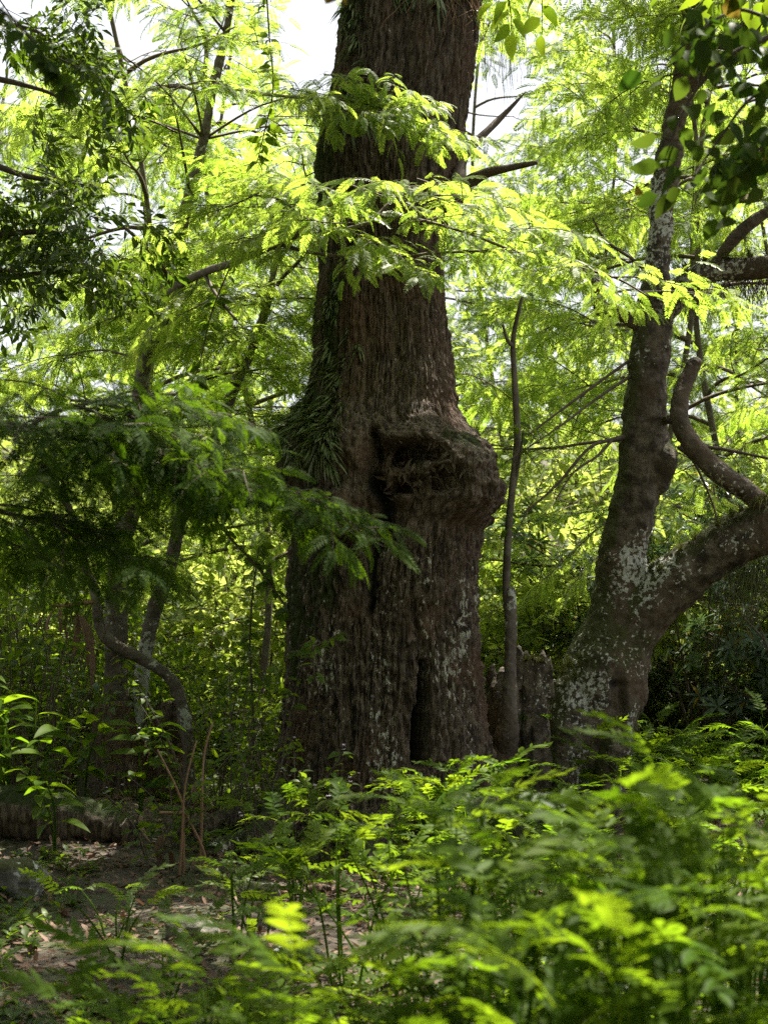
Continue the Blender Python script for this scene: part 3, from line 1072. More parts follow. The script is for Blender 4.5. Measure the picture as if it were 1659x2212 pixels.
# pale roots dangling over the upper trunk
mb = MB()
for k in range(26):
    qx, qy = rnd.uniform(900, 1030), rnd.uniform(-20, 40)
    P = []
    dx = rnd.gauss(0, 6)
    for s in range(6):
        p, nn = surf(qx, qy)
        P.append(p + nn * rnd.uniform(.01, .06))
        qx = min(1030, qx + dx + rnd.gauss(0, 9)); qy += rnd.uniform(8, 26)
    mb.tube(P, np.linspace(.0045, .002, 6), 4, n=14, cap=False)
o = bpy.data.objects.new('aerial_roots', mb.mesh('aerial_roots', [M['dry']]))
C.objects.link(o)
tag(o, 'tangle of pale thin aerial roots hanging over the upper giant trunk', 'roots')


# ------------------------------------------------------------------ forked tree on the right
def build_fork():
    Y = 13.3
    b = at(1255, 1750, Y)
    tree = thing('forked_tree', 'mossy forked tree leaning over the broken stump, thick limb bent to the side', 'tree', (b[0], Y, hz(b[0], Y)))
    mb = MB()
    main = [(1252, 1850, 100), (1256, 1760, 82), (1262, 1660, 80), (1282, 1560, 90), (1305, 1470, 92), (1325, 1390, 78), (1335, 1310, 58), (1346, 1200, 50),
            (1368, 1090, 47), (1388, 980, 46), (1392, 880, 45), (1402, 780, 44), (1412, 700, 40), (1419, 620, 31), (1422, 540, 28), (1430, 440, 26), (1452, 300, 25),
            (1480, 150, 24), (1500, 0, 23), (1522, -200, 20)]
    P, R = qpath(main, Y); mb.tube(P, R, 20, n=110)
    limb = [(1330, 1420, 60, 13.3), (1385, 1330, 62, 13.25), (1440, 1270, 60, 13.2), (1510, 1215, 55, 13.1), (1590, 1165, 55, 13.0), (1680, 1125, 52, 12.9), (1800, 1070, 46, 12.8), (1950, 1000, 36, 12.7)]
    P, R = qpath(limb); mb.tube(P, R, 18, n=60)
    P, R = qpath([(1418, 960, 20, 13.3), (1432, 1000, 30, 13.25), (1405, 1060, 26, 13.3)]); mb.tube(P, R, 12, n=10)   # elbow knob
    P, R = qpath([(1240, 1480, 50, 13.2), (1225, 1560, 44, 13.1), (1215, 1660, 40, 13.05), (1205, 1760, 46, 13.0), (1190, 1850, 60, 12.95)]); mb.tube(P, R, 14, n=30)
    P, R = qpath([(1330, 1500, 50, 13.15), (1335, 1580, 40, 13.05), (1318, 1680, 34, 13.0), (1310, 1800, 44, 12.95)]); mb.tube(P, R, 14, n=30)

    def extra(v, nn, tint):
        qx, qy = proj(v)
        fr = nn[:, 1] < 0.2
        s = fr * np.exp(-(((qx - 1335) / 16) ** 4 + ((qy - 1525) / 62) ** 4))
        k = fr * np.exp(-(((qx - 1330) / 11) ** 2 + ((qy - 1478) / 10) ** 2))
        rib = noise(qx * .12, qy * .012, 0.3, 7)
        tint[:, 0] *= (1 - s)
        tint[:, 1] = np.clip(tint[:, 1] + 0.35 * fr * np.exp(-(((qx - 1250) / 40) ** 2 + ((qy - 1640) / 50) ** 2)), 0, 1) * (1 - s)
        tint[:, 2] = .85 * k  # small dent blackened on its own mask
        return -0.055 * s + 0.02 * s * rib - 0.06 * k, tint
    me = woodify(remeshed(mb, 0.0155, 8), 'forked_trunk', M['fork'], 'smooth', 1.25, moss=0.85, lich=0.85, seed=300, extra=extra)
    part('trunk', me, tree, world=True)
    parts = [
        [(1660, 1105, 24, 12.9), (1622, 1068, 22, 12.85), (1572, 1035, 23, 12.8), (1528, 1000, 23, 12.85), (1490, 950, 21, 12.9), (1468, 905, 19, 12.95), (1472, 855, 18, 13.0), (1488, 808, 17, 13.05), (1500, 786, 17, 13.05), (1509, 776, 7, 13.0)],
        [(1405, 700, 30, 13.3), (1450, 650, 30, 13.2), (1490, 608, 27, 13.1), (1545, 585, 25, 13.0), (1620, 578, 26, 12.9), (1700, 570, 25, 12.8), (1850, 540, 20, 12.7)],
        [(1402, 705, 20, 13.3), (1360, 690, 16, 13.2), (1328, 672, 17, 13.1), (1302, 668, 18, 13.05), (1290, 630, 14, 13.0), (1284, 590, 8, 13.0)],
        [(1486, 190, 18, 13.3), (1530, 140, 21, 13.2), (1590, 85, 23, 13.0), (1670, 20, 24, 12.8), (1800, -60, 20, 12.6)],
        [(1425, 915, 10, 13.3), (1445, 905, 12, 13.1), (1466, 912, 12, 12.97)],
        [(1530, 592, 13, 13.02), (1562, 545, 12, 12.95), (1600, 500, 12, 12.9), (1660, 455, 11, 12.8), (1740, 420, 8, 12.8)],
    ]
    for k, L in enumerate(parts):
        P, R = qpath(L)
        mb = MB(); mb.tube(P, R, 14, n=max(16, 7 * len(P)))
        me = woodify(remeshed(mb, 0.012, 3), 'limb', M['fork'], 'smooth', 0.5, moss=0.3, lich=0.85, seed=320 + k)
        part('limb', me, tree, world=True)
    # bare twigs below the stem
    tw = [[(1385, 940, 7, 13.35), (1320, 950, 5, 13.1), (1270, 970, 4, 12.9), (1200, 1050, 3, 12.8), (1130, 1110, 2, 12.7)],
          [(1322, 950, 4, 13.1), (1290, 985, 3, 12.9), (1240, 1020, 2, 12.8), (1200, 1080, 1.5, 12.7)],
          [(1470, 960, 6, 13.2), (1560, 970, 4, 13.1), (1659, 990, 3, 13.0)],
          [(1465, 965, 5, 13.2), (1500, 1000, 3, 13.1), (1540, 1090, 2.5, 13.0), (1550, 1130, 2, 12.9)],
          [(1382, 800, 4, 13.3), (1290, 860, 3, 13.0), (1210, 920, 2, 12.7), (1090, 1000, 1.5, 12.4)],
          [(1385, 760, 4, 13.3), (1260, 850, 3, 13.0), (1140, 940, 2, 12.7)],
          [(1420, 620, 5, 13.3), (1380, 570, 4, 13.1), (1310, 520, 3, 12.9), (1280, 470, 2, 12.8)]]
    for L in tw:
        P, R = qpath(L)
        mb = MB(); mb.tube(P, R, 6, n=22, jit=.2)
        for j in range(9):
            t = rnd.uniform(.25, .95)
            q = spline(P, 30)[int(t * 29)]
            e = q + np.array([rnd.uniform(-.3, .3), rnd.uniform(-.25, .15), rnd.uniform(-.35, .12)])
            mb.tube([q, (q + e) / 2 + np.array([0, 0, .03]), e], [.004, .003, .0015], 4, n=6, cap=False)
        part('twig', mb.mesh('twig', [M['twig']]), tree, world=True)
    # leafy crown shoots high on the stem
    for k in range(34):
        L = rnd.choice([(1480, 150), (1500, 0), (1520, -200), (1600, 80), (1700, 10)])
        p = at(L[0] + rnd.uniform(-15, 15), L[1] + rnd.uniform(-40, 40), 13.2)
        a = rnd.uniform(0, 6.28)
        put_bough(BF, tree, p, (math.cos(a), math.sin(a), rnd.uniform(-.1, .5)), rnd.uniform(.9, 1.3))
    return me


build_fork()


def tuft_mesh(seed, n=34, L=0.16, w_=0.0022, mat='strap', droop=0.8):
    r = random.Random(seed)
    mb = MB()
    for i in range(n):
        a = r.uniform(0, 6.28); el = r.uniform(.3, 1.45)
        d = np.array([math.cos(a) * math.cos(el), math.sin(a) * math.cos(el), math.sin(el)])
        ln = L * r.uniform(.5, 1.2)
        P = np.array([d * ln * u + np.array([0, 0, -droop * ln * u ** 2.5]) for u in np.linspace(0, 1, 6)])
        sd = unit(np.cross(d, [0, 0, 1.0]) + 1e-3)
        V, Q = [], []
        for k, p in enumerate(P):
            ww = w_ * (1.1 - k / 5.5)
            V += [p - sd * ww, p + sd * ww]
        for k in range(5):
            Q.append((2 * k, 2 * k + 1, 2 * k + 3, 2 * k + 2))
        mb.add(np.array(V), Q, None, 0, r.random())
    return mb.mesh('tuft', [M[mat]])


TUFT = [tuft_mesh(s, 44, 0.17, 0.0026, 'moss') for s in range(4)]
for k, (qx, qy, Y, s) in enumerate([(1500, 1172, 13.0, 1.0), (1550, 1145, 12.85, 1.2), (1600, 1112, 12.75, 1.2), (1640, 1095, 12.7, 1.1), (1470, 1195, 13.0, .9), (1425, 1240, 13.0, 1.0),
                                    (1405, 1235, 13.05, 1.0), (1655, 1090, 12.7, 1.2), (1580, 1125, 12.8, 1.0)]):
    o = part('grassy_epiphyte', TUFT[k % 4], None, loc=at(qx, qy - 6, Y), mat3=np.eye(3) * s * 1.1)
    tag(o, 'wispy grass-like tuft growing along the thick bent limb of the forked tree', 'epiphyte', 'tufts on the bent limb')
for k, (qx, qy, Y, s) in enumerate([(1235, 1445, 13.05, 1.5), (1222, 1462, 13.0, 1.4), (1258, 1428, 13.1, 1.0), (1250, 1475, 12.95, 1.3)]):
    o = part('grassy_epiphyte', TUFT[k % 4], None, loc=at(qx - 8, qy - 4, Y - .12), mat3=np.eye(3) * s)
    tag(o, 'curly grass-like tuft on the mossy shoulder of the forked tree base', 'epiphyte', 'tufts on the shoulder')
for k, (qx, qy, Y, s) in enumerate([(1480, 598, 13.0, 1.6), (1520, 582, 12.95, 1.5), (1570, 570, 12.9, 1.5), (1620, 566, 12.8, 1.5), (1660, 560, 12.7, 1.5), (1470, 640, 13.05, 1.4)]):
    o = part('grassy_epiphyte', TUFT[k % 4], None, loc=at(qx, qy - 10, Y - .03), mat3=np.eye(3) * s)
    tag(o, 'matted grass-like tuft on the dark level limb high on the forked tree', 'epiphyte', 'tufts on the level limb')


def hanging(name, label, cat, pts, n, L, spread, mat, group=None, rad=.0016):
    """bunch of drooping strands under a limb"""
    mb = MB()
    for i in range(n):
        a = rnd.choice(pts) + np.array([rnd.gauss(0, spread), rnd.gauss(0, .04), rnd.uniform(-.03, .02)])
        ln = L * rnd.uniform(.35, 1.1)
        k = 6
        P = [a]
        x = np.array([rnd.gauss(0, .06), rnd.gauss(0, .06), 0])
        for s in range(1, k):
            x = x * .8 + np.array([rnd.gauss(0, .012), rnd.gauss(0, .012), 0])
            P.append(P[-1] + x * .5 + np.array([0, 0, -ln / (k - 1)]))
        mb.tube(P, np.linspace(rad, rad * .5, k), 3, n=10, cap=False, r=rnd.random())
    o = bpy.data.objects.new(name, mb.mesh(name, [mat]))
    C.objects.link(o)
    return tag(o, label, cat, group)


hanging('hanging_lichen', 'greenish beard of hair-like strands hanging under the bent limb', 'lichen', [at(q, 1240 - (q - 1580) * .5, 12.85) for q in range(1570, 1680, 12)], 150, 0.55, .05, M['lichenhair'], rad=.0032)
hanging('hanging_roots', 'dark matted roots hanging below the level limb of the forked tree', 'roots', [at(q, 620 - (q - 1470) * .12, 12.95) for q in range(1468, 1680, 14)], 220, 0.36, .05, M['twig'], rad=.0032)
hanging('hanging_lichen', 'thin grey-green lichen veil hanging beside the upper giant trunk', 'lichen', [at(q, 30 + (q - 1050) * .4, 12.6) for q in range(1050, 1130, 10)], 130, 0.75, .06, M['lichenhair'], rad=.0011)

# ------------------------------------------------------------------ broken stump and sapling between the two trees
def build_stump():
    b = at(1120, 1780, 12.9)
    st = thing('broken_stump', 'broken brown stump with jagged top between the giant and forked trees', 'stump', (b[0], 12.9, hz(b[0], 12.9)))
    mb = MB()
    P, R = qpath([(1072, 1840, 66), (1076, 1700, 46), (1078, 1600, 42), (1086, 1510, 34), (1096, 1445, 14)], 12.85); mb.tube(P, R, 16, n=40)
    P, R = qpath([(1180, 1850, 84), (1164, 1760, 56), (1154, 1680, 42), (1150, 1560, 36), (1148, 1460, 33), (1146, 1425, 26)], 12.95); mb.tube(P, R, 16, n=40)
    for (qx, h0, h1, r_) in [(1118, 1450, 1392, 11), (1135, 1440, 1405, 10), (1172, 1440, 1400, 10), (1186, 1470, 1410, 8), (1150, 1440, 1412, 11), (1062, 1480, 1435, 9)]:
        P, R = qpath([(qx, h0 + 40, r_ * 1.4), (qx + 1, (h0 + h1) / 2, r_), (qx + 2, h1, 2)], 12.9); mb.tube(P, R, 8, n=10)
    me = woodify(remeshed(mb, 0.012, 1), 'stump_wood', M['fork'], 'rough', 0.9, moss=0.4, lich=0.72, seed=410)
    part('trunk', me, st, world=True)
    for k, (qx, qy) in enumerate([(1150, 1425), (1135, 1430), (1165, 1432)]):
        o = part('grassy_epiphyte', TUFT[k], None, loc=at(qx, qy, 12.85), mat3=np.eye(3) * .9)
        tag(o, 'curly grass-like tuft on top of the broken stump', 'epiphyte', 'tufts on the stump')
    b = at(1098, 1590, 12.6)
    sp = thing('sapling', 'thin bare sapling with broken companion stem rooted on the stump', 'sapling', b)
    mb = MB()
    P, R = qpath([(1086, 1650, 12, 12.88), (1090, 1618, 24, 12.78), (1096, 1580, 27, 12.68), (1099, 1535, 18, 12.6), (1101, 1450, 14, 12.6), (1103, 1350, 13, 12.6), (1103, 1285, 12, 12.6), (1102, 1268, 9, 12.6)]); mb.tube(P, R, 12, n=40)
    me = woodify(remeshed(mb, 0.009, 2), 'stub', M['slim'], 'smooth', 0.3, moss=0.2, lich=0.8, seed=420)
    part('broken_stem', me, sp, world=True)
    mb = MB()
    P, R = qpath([(1094, 1330, 5, 12.6), (1093, 1270, 8, 12.6), (1098, 1150, 8.5, 12.6), (1108, 1040, 8, 12.6), (1117, 950, 8, 12.6), (1112, 830, 7, 12.55), (1108, 742, 6, 12.5), (1116, 690, 4.5, 12.4), (1128, 640, 3, 12.3)])
    mb.tube(P, R, 8, n=50, jit=.1)
    P, R = qpath([(1108, 748, 5, 12.5), (1095, 732, 4, 12.45), (1086, 700, 2.5, 12.4)]); mb.tube(P, R, 6, n=10)
    P, R = qpath([(1112, 1050, 4, 12.6), (1124, 980, 3, 12.55), (1130, 930, 2, 12.5)]); mb.tube(P, R, 6, n=10)
    me = mb.mesh('stem', [M['slim']])
    part('stem', me, sp, world=True)
    lm = [tmesh(t, 'leaf', M['broad'], .3) for t in OVATE]
    for k in range(26):
        q = rnd.choice([(1120, 945), (1125, 960), (1118, 930), (1100, 1120), (1090, 1190), (1150, 940), (1128, 640), (1190, 985)])
        p = at(q[0] + rnd.gauss(0, 6), q[1] + rnd.gauss(0, 18), 12.5)
        a = rnd.uniform(0, 6.28)
        part('leaf', rnd.choice(lm), sp, loc=p, mat3=frame((math.cos(a), math.sin(a), rnd.uniform(-.9, .1))) @ rotx(rnd.gauss(0, .5)) * rnd.uniform(.08, .13))


build_stump()

# ------------------------------------------------------------------ slender trees on the left
NEARLEAF = [tmesh(t, 'leaf', M['feather'], 0.25 + 0.2 * i) for i, t in enumerate(TF_NEAR)]
NEARLEAF_D = [tmesh(t, 'leaf', M['feather_shade'], 0.2 + 0.2 * i) for i, t in enumerate(TF_NEAR)]
HERO = [hero_parts(500 + s, 0.2, L=0.8, ntw=5, twL=0.38, per=4, flat=.18) for s in range(4)]


def hero_bough(tree, p, d, sc=1.0, leafset=NEARLEAF, up=(0, 0, 1), roll=.2):
    me, xf = rnd.choice(HERO)
    f = frame(d, up) @ rotx(rnd.gauss(0, roll))
    o = part('bough', me, tree, loc=p, mat3=f * sc)
    for (lo, m3) in xf:
        sub('leaf', rnd.choice(leafset), o, lo, m3)
    return o


def build_left():
    Y = 13.9
    b = at(262, 1790, Y)
    A = thing('slender_tree', 'tall slender tree rising from the dark left stump, long limb reaching across the giant', 'tree', (b[0], Y, hz(b[0], Y)))
    LA = [(262, 1830, 32), (255, 1600, 28), (252, 1450, 26), (252, 1330, 24), (262, 1180, 21), (284, 1090, 20), (300, 900, 18), (312, 780, 17), (346, 690, 16), (372, 560, 15), (390, 500, 14), (410, 420, 13),
          (440, 300, 12), (462, 180, 12), (488, 70, 10), (505, -60, 9), (515, -250, 7)]
    P, R = qpath(LA, Y)
    mb = MB(); mb.tube(P, R, 14, n=120)
    me = woodify(remeshed(mb, 0.0125, 2), 'slender_trunk', M['slim'], 'smooth', 0.45, moss=0.35, lich=0.8, seed=510)
    part('trunk', me, A, world=True)
    P, R = qpath([(345, 700, 13, 13.9), (362, 680, 11, 13.8), (375, 625, 10, 13.4), (440, 588, 9, 12.6), (505, 566, 8.5, 11.9), (600, 526, 7.5, 11.2), (655, 500, 6, 10.9), (720, 500, 5, 10.6), (800, 480, 4, 10.5)])
    main = spline(np.concatenate([P, R[:, None]], 1), 60)
    mb = MB(); mb.tube(P, R, 10, n=70, jit=.12); part('limb', mb.mesh('limb', [M['slim']]), A, world=True)
    lims = [main]
    for L in ([(600, 526, 5, 11.2), (690, 548, 4, 10.9), (830, 556, 3.5, 10.6), (960, 545, 3, 10.4), (1090, 540, 2.6, 10.3)],
              [(655, 500, 5, 10.9), (760, 470, 4, 10.5), (880, 470, 3.5, 10.3), (1000, 500, 3, 10.2), (1120, 545, 3.5, 10.4), (1230, 572, 3, 10.4), (1330, 600, 2.5, 10.3), (1400, 640, 2, 10.2)],
              [(640, 505, 4, 10.9), (640, 460, 3.5, 10.8), (600, 430, 3, 10.7), (540, 420, 2, 10.6)],
              [(800, 480, 3, 10.5), (850, 430, 3, 10.6), (900, 410, 2.5, 10.6), (940, 400, 2, 10.6)],
              [(375, 625, 6, 13.4), (340, 560, 5, 13.0), (280, 500, 4, 12.6), (240, 470, 3, 12.4)],
              [(440, 588, 5, 12.6), (470, 640, 4, 12.3), (510, 690, 3, 12.1)]):
        P, R = qpath(L)
        mb = MB(); mb.tube(P, R, 7, n=36, jit=.15); part('limb', mb.mesh('limb', [M['twig']]), A, world=True)
        lims.append(spline(np.concatenate([P, R[:, None]], 1), 40))
    # sunlit sprays in front of the giant: each compound leaf its own piece
    spots = [(560, 415, -.9, .1, 10.7), (640, 440, -.7, -.3, 10.8), (700, 440, .3, -.5, 10.5), (760, 400, .8, .2, 10.4), (840, 400, .9, .1, 10.5), (900, 385, .7, .4, 10.5), (930, 420, .5, -.6, 10.4),
             (880, 480, .6, -.6, 10.2), (960, 490, .9, -.2, 10.2), (1020, 500, .6, -.5, 10.1), (860, 545, .3, -.7, 10.3), (1000, 540, .9, -.2, 10.3), (780, 480, -.4, -.6, 10.3), (720, 460, -.7, -.4, 10.5),
             (1320, 598, .8, -.5, 10.2), (1390, 630, .6, -.6, 10.1)]
    cnt = 0
    for (qx, qy, dx, dy, Yy) in spots:
        hero_bough(A, at(qx, qy, Yy), (dx, dy, rnd.uniform(-.25, .05)), rnd.uniform(.8, 1.05))
    # leafy shoots of the same limb and of the crown
    for L in lims:
        for k in range(4 if L is main else 2):
            t = rnd.uniform(.3, 1)
            p = L[int(t * (len(L) - 1)), :3]
            a = rnd.uniform(0, 6.28)
            put_bough(BFN, A, p, (math.cos(a), math.sin(a), rnd.uniform(-.2, .25)), rnd.uniform(.55, .9))
    for (qx, qy, dx, dy) in [(715, 220, .8, -.4), (760, 160, .6, -.3), (820, 235, .9, .1), (880, 240, .9, -.1), (690, 190, .3, -.6), (730, 250, .5, -.5), (860, 260, .6, -.5)]:
        put_bough(BFN, A, at(qx - 60, qy, 11.4), (dx, dy, -.15), .75)
    P, R = qpath([(462, 180, 5, 13.9), (560, 200, 4, 12.8), (650, 210, 3, 11.8), (740, 215, 2.5, 11.4), (840, 235, 2, 11.3)])
    mb = MB(); mb.tube(P, R, 6, n=30, jit=.15); part('limb', mb.mesh('limb', [M['twig']]), A, world=True)
    for t in np.linspace(.3, .98, 9):
        p = spline(P, 40)[int(t * 39)]
        a = rnd.uniform(-1.2, 1.2)
        put_bough(BFN, A, p, (math.cos(a), -abs(math.sin(a)), rnd.uniform(-.3, .1)), rnd.uniform(.4, .65))
    for k in range(24):
        i = rnd.randint(6, len(LA) - 1)
        p = at(LA[i][0], LA[i][1], Y)
        a = rnd.uniform(0, 6.28)
        l = rnd.uniform(.5, 1.6)
        e = p + np.array([math.cos(a) * l, math.sin(a) * l, rnd.uniform(.1, .5)])
        mb = MB(); mb.tube([p, (p + e) / 2 + np.array([0, 0, .08]), e], [.014, .01, .006], 5, n=10); part('limb', mb.mesh('limb', [M['twig']]), A, world=True)
        for j in range(3):
            aa = a + rnd.gauss(0, .7)
            put_bough(BF, A, e + (p - e) * rnd.uniform(0, .5), (math.cos(aa), math.sin(aa), rnd.uniform(-.2, .25)), rnd.uniform(.8, 1.2))

    b = at(305, 1780, 13.6)
    B = thing('slender_tree', 'second slender tree with pale blotched stem leaning right from the dark left stump', 'tree', (b[0], 13.6, hz(b[0], 13.6)))
    LB = [(300, 1820, 20), (300, 1650, 17), (304, 1490, 16), (318, 1390, 16), (336, 1311, 16), (368, 1221, 15), (394, 1111, 14), (430, 1020, 13), (470, 936, 13), (510, 826, 12), (550, 740, 10), (578, 650, 9), (600, 545, 6), (625, 470, 5), (660, 380, 4)]
    P, R = qpath(LB, 13.6)
    mb = MB(); mb.tube(P, R, 12, n=100)
    me = woodify(remeshed(mb, 0.010, 2), 'slender_trunk', M['slim'], 'smooth', 0.35, moss=0.3, lich=1.0, seed=520)
    part('trunk', me, B, world=True)
    for L in ([(580, 645, 6, 13.6), (610, 600, 5, 13.5), (640, 570, 4, 13.4), (665, 540, 3, 13.3)],
              [(490, 880, 6, 13.6), (450, 868, 5, 13.4), (410, 850, 3, 13.2)],
              [(500, 850, 5, 13.6), (512, 800, 4, 13.5), (508, 760, 3, 13.4)],
              [(395, 1110, 8, 13.6), (383, 1080, 6, 13.5), (375, 1060, 4, 13.4)]):
        P, R = qpath(L); mb = MB(); mb.tube(P, R, 7, n=16, jit=.2)
        part('limb', mb.mesh('limb', [M['twig']]), B, world=True)
    for k in range(46):
        i = rnd.randint(7, len(LB) - 1)
        p = at(LB[i][0], LB[i][1] + rnd.uniform(-30, 30), 13.6)
        a = rnd.uniform(0, 6.28)
        put_bough(BF, B, p, (math.cos(a), math.sin(a), rnd.uniform(-.1, .3)), rnd.uniform(.7, 1.1))

    b = at(400, 1600, 13.4)
    Cc = thing('crooked_sapling', 'crooked thin tree curving sideways low across the left stems', 'tree', (b[0], 13.3, hz(b[0], 13.3)))
    P, R = qpath([(410, 1830, 14), (405, 1600, 14), (378, 1480, 13), (320, 1431, 13), (252, 1397, 13), (217, 1356, 12), (205, 1280, 11), (186, 1226, 9), (160, 1120, 8), (120, 1050, 7), (90, 980, 5)], 13.3)
    mb = MB(); mb.tube(P, R, 10, n=60)
    part('trunk', woodify(remeshed(mb, 0.010, 2), 'crooked_trunk', M['slim'], 'smooth', 0.3, moss=.3, lich=.8, seed=530), Cc, world=True)
    for k in range(10):
        p = P[rnd.randint(6, 10)]
        a = rnd.uniform(0, 6.28)
        put_bough(BF, Cc, p, (math.cos(a), math.sin(a), rnd.uniform(-.1, .3)), rnd.uniform(.6, .9))

    b = at(290, 1790, 13.5)
    S = thing('old_stump', 'dark hollow stump at the foot of the slender trees', 'stump', (b[0], 13.5, hz(b[0], 13.5)))
    mb = MB()
    P, R = qpath([(255, 1880, 130), (258, 1780, 100), (258, 1680, 74), (252, 1590, 52), (250, 1520, 40)], 13.6); mb.tube(P, R, 18, n=40)
    P, R = qpath([(385, 1860, 52), (375, 1760, 40), (365, 1650, 34), (362, 1560, 30), (365, 1520, 22)], 13.6); mb.tube(P, R, 14, n=30)
    P, R = qpath([(180, 1860, 50), (190, 1750, 36), (205, 1640, 28)], 13.6); mb.tube(P, R, 14, n=20)
    for (qx, q0, q1) in [(228, 1540, 1490), (275, 1530, 1500), (352, 1560, 1500), (380, 1550, 1505)]:
        P, R = qpath([(qx, q0 + 40, 12), (qx, q0, 9), (qx + 3, q1, 2)], 13.55); mb.tube(P, R, 8, n=10)
    part('trunk', woodify(remeshed(mb, 0.02, 3), 'old_stump', M['giant'], 'rough', 1.2, moss=.6, lich=.15, seed=540), S, world=True)


build_left()


# ------------------------------------------------------------------ trees whose stems stand outside the frame
def off_tree(name, label, base, top, r0, limbs, cat='tree'):
    t = thing(name, label, cat, (base[0], base[1], hz(base[0], base[1])))
    b = np.array([base[0], base[1], hz(base[0], base[1]) - .2])
    tp = np.array(top)
    P = [b + (tp - b) * u + np.array([.08 * math.sin(5 * u), 0, 0]) for u in np.linspace(0, 1, 6)]
    mb = MB(); mb.tube(P, np.linspace(r0, r0 * .5, 6), 12, n=40, jit=.15)
    me = mb.mesh('trunk', [M['slim']])
    part('trunk', me, t, world=True)
    out = []
    for L in limbs:
        P, R = qpath(L)
        mb = MB(); mb.tube(P, R, 8, n=10 * len(P), jit=.12)
        part('limb', mb.mesh('limb', [M['twig']]), t, world=True)
        out.append(spline(P, 50))
    return t, out


# dark feathery branch reaching in from the left, near the camera
tl, ll = off_tree('feathery_tree', 'feathery tree reaching a shaded dark green branch in from the left side', (-2.3, 6.2), (-2.2, 6.0, 7.0), .14,
                  [[(-420, 840, 20, 6.1), (-100, 900, 13, 6.2), (60, 925, 9, 6.2), (200, 955, 7, 6.2), (330, 985, 6, 6.2), (450, 1015, 4.5, 6.2), (540, 1045, 3.5, 6.2), (640, 1085, 2.5, 6.2), (760, 1110, 1.8, 6.2)],
                   [(60, 925, 6, 6.2), (120, 890, 5, 6.3), (250, 860, 4, 6.4), (380, 850, 2.5, 6.5)],
                   [(-420, 1040, 16, 6.1), (-100, 1080, 9, 6.1), (20, 1110, 6, 6.2), (110, 1130, 4, 6.2), (170, 1160, 2.5, 6.3)]])
for (qx, qy, dx, dy, s) in [(20, 900, .6, -.5, .8), (60, 880, .8, .3, .8), (110, 900, .7, -.6, .8), (150, 870, .9, .3, .85), (200, 940, .8, -.4, .8), (250, 860, .9, -.3, .8), (280, 970, .8, -.5, .8), (330, 860, 1, .1, .7),
                            (330, 980, .9, .4, .75), (380, 1000, .8, -.5, .7), (420, 1010, .9, .3, .65), (470, 1020, .8, -.4, .6), (540, 1045, .9, .2, .5), (600, 1072, .9, -.3, .4), (0, 960, .5, -.6, .8),
                            (150, 945, .7, .6, .8), (20, 1110, .9, -.3, .7), (80, 1122, .8, .4, .7), (120, 1135, .8, -.5, .65), (-20, 1090, .7, -.5, .8), (10, 820, .9, .1, .8)]:
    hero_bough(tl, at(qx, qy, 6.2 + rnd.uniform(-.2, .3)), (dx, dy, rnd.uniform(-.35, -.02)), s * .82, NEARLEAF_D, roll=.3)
for (qx, qy, s_) in [(640, 1080, .38), (705, 1096, .32), (560, 1050, .5)]:
    hero_bough(tl, at(qx, qy, 6.15), (1, -.25, -.1), s_, NEARLEAF_D, roll=.1)
for k in range(24):
    L = rnd.choice(ll)
    p = L[rnd.randint(5, 34)]
    a = rnd.uniform(-1.6, 1.6)
    put_bough(BFD, tl, p, (math.cos(a), math.sin(a), rnd.uniform(-.4, .1)), rnd.uniform(.5, .8), roll=.4)

for k in range(70):  # unseen crown above the frame, added to shade the branch below
    z = rnd.uniform(5.7, 7.8); a = rnd.uniform(0, 6.28); rr = rnd.uniform(.1, 1.8)
    p = np.array([-1.9 + math.cos(a) * rr, 6.2 + math.sin(a) * rr, z])
    if k % 5 == 0:
        mb = MB(); mb.tube([np.array([-2.25, 6.05, z - .9]), (p + np.array([-2.25, 6.05, z])) / 2, p], [.04, .03, .012], 6, n=10); part('limb', mb.mesh('limb', [M['twig']]), tl, world=True)
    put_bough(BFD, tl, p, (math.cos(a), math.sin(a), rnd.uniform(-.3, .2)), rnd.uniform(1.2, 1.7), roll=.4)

# dark small-leaved tree filling the upper left
td, ld = off_tree('leathery_leaved_tree', 'tree with dark glossy small leaves crowding the upper left edge', (-4.6, 11.3), (-4.2, 11.0, 8.5), .2,
                  [[(-500, 330, 16, 11.2), (-100, 340, 9, 11.1), (60, 380, 6, 11.0), (180, 400, 4, 10.9)], [(-500, 560, 16, 11.2), (-100, 520, 9, 11.1), (80, 500, 6, 11.0), (200, 520, 3, 10.9)],
                   [(-500, 160, 16, 11.2), (-100, 160, 9, 11.1), (80, 190, 5, 11.0), (160, 230, 3, 10.9)], [(-500, 640, 14, 11.2), (-100, 610, 8, 11.1), (80, 590, 5, 11.0), (210, 580, 3, 11.0)],
                   [(-500, 20, 14, 11.2), (-100, 40, 8, 11.1), (60, 60, 5, 11.0), (110, 90, 3, 11.0)]])
for k in range(66):
    L = rnd.choice(ld)
    p = L[rnd.randint(20, 49)] + np.array([rnd.gauss(0, .1), rnd.gauss(0, .3), rnd.gauss(0, .14)])
    a = rnd.uniform(-1.9, 1.9)
    put_bough(BD, td, p, (math.cos(a), math.sin(a), rnd.uniform(-.6, .25)), rnd.uniform(.5, .85), roll=.5)

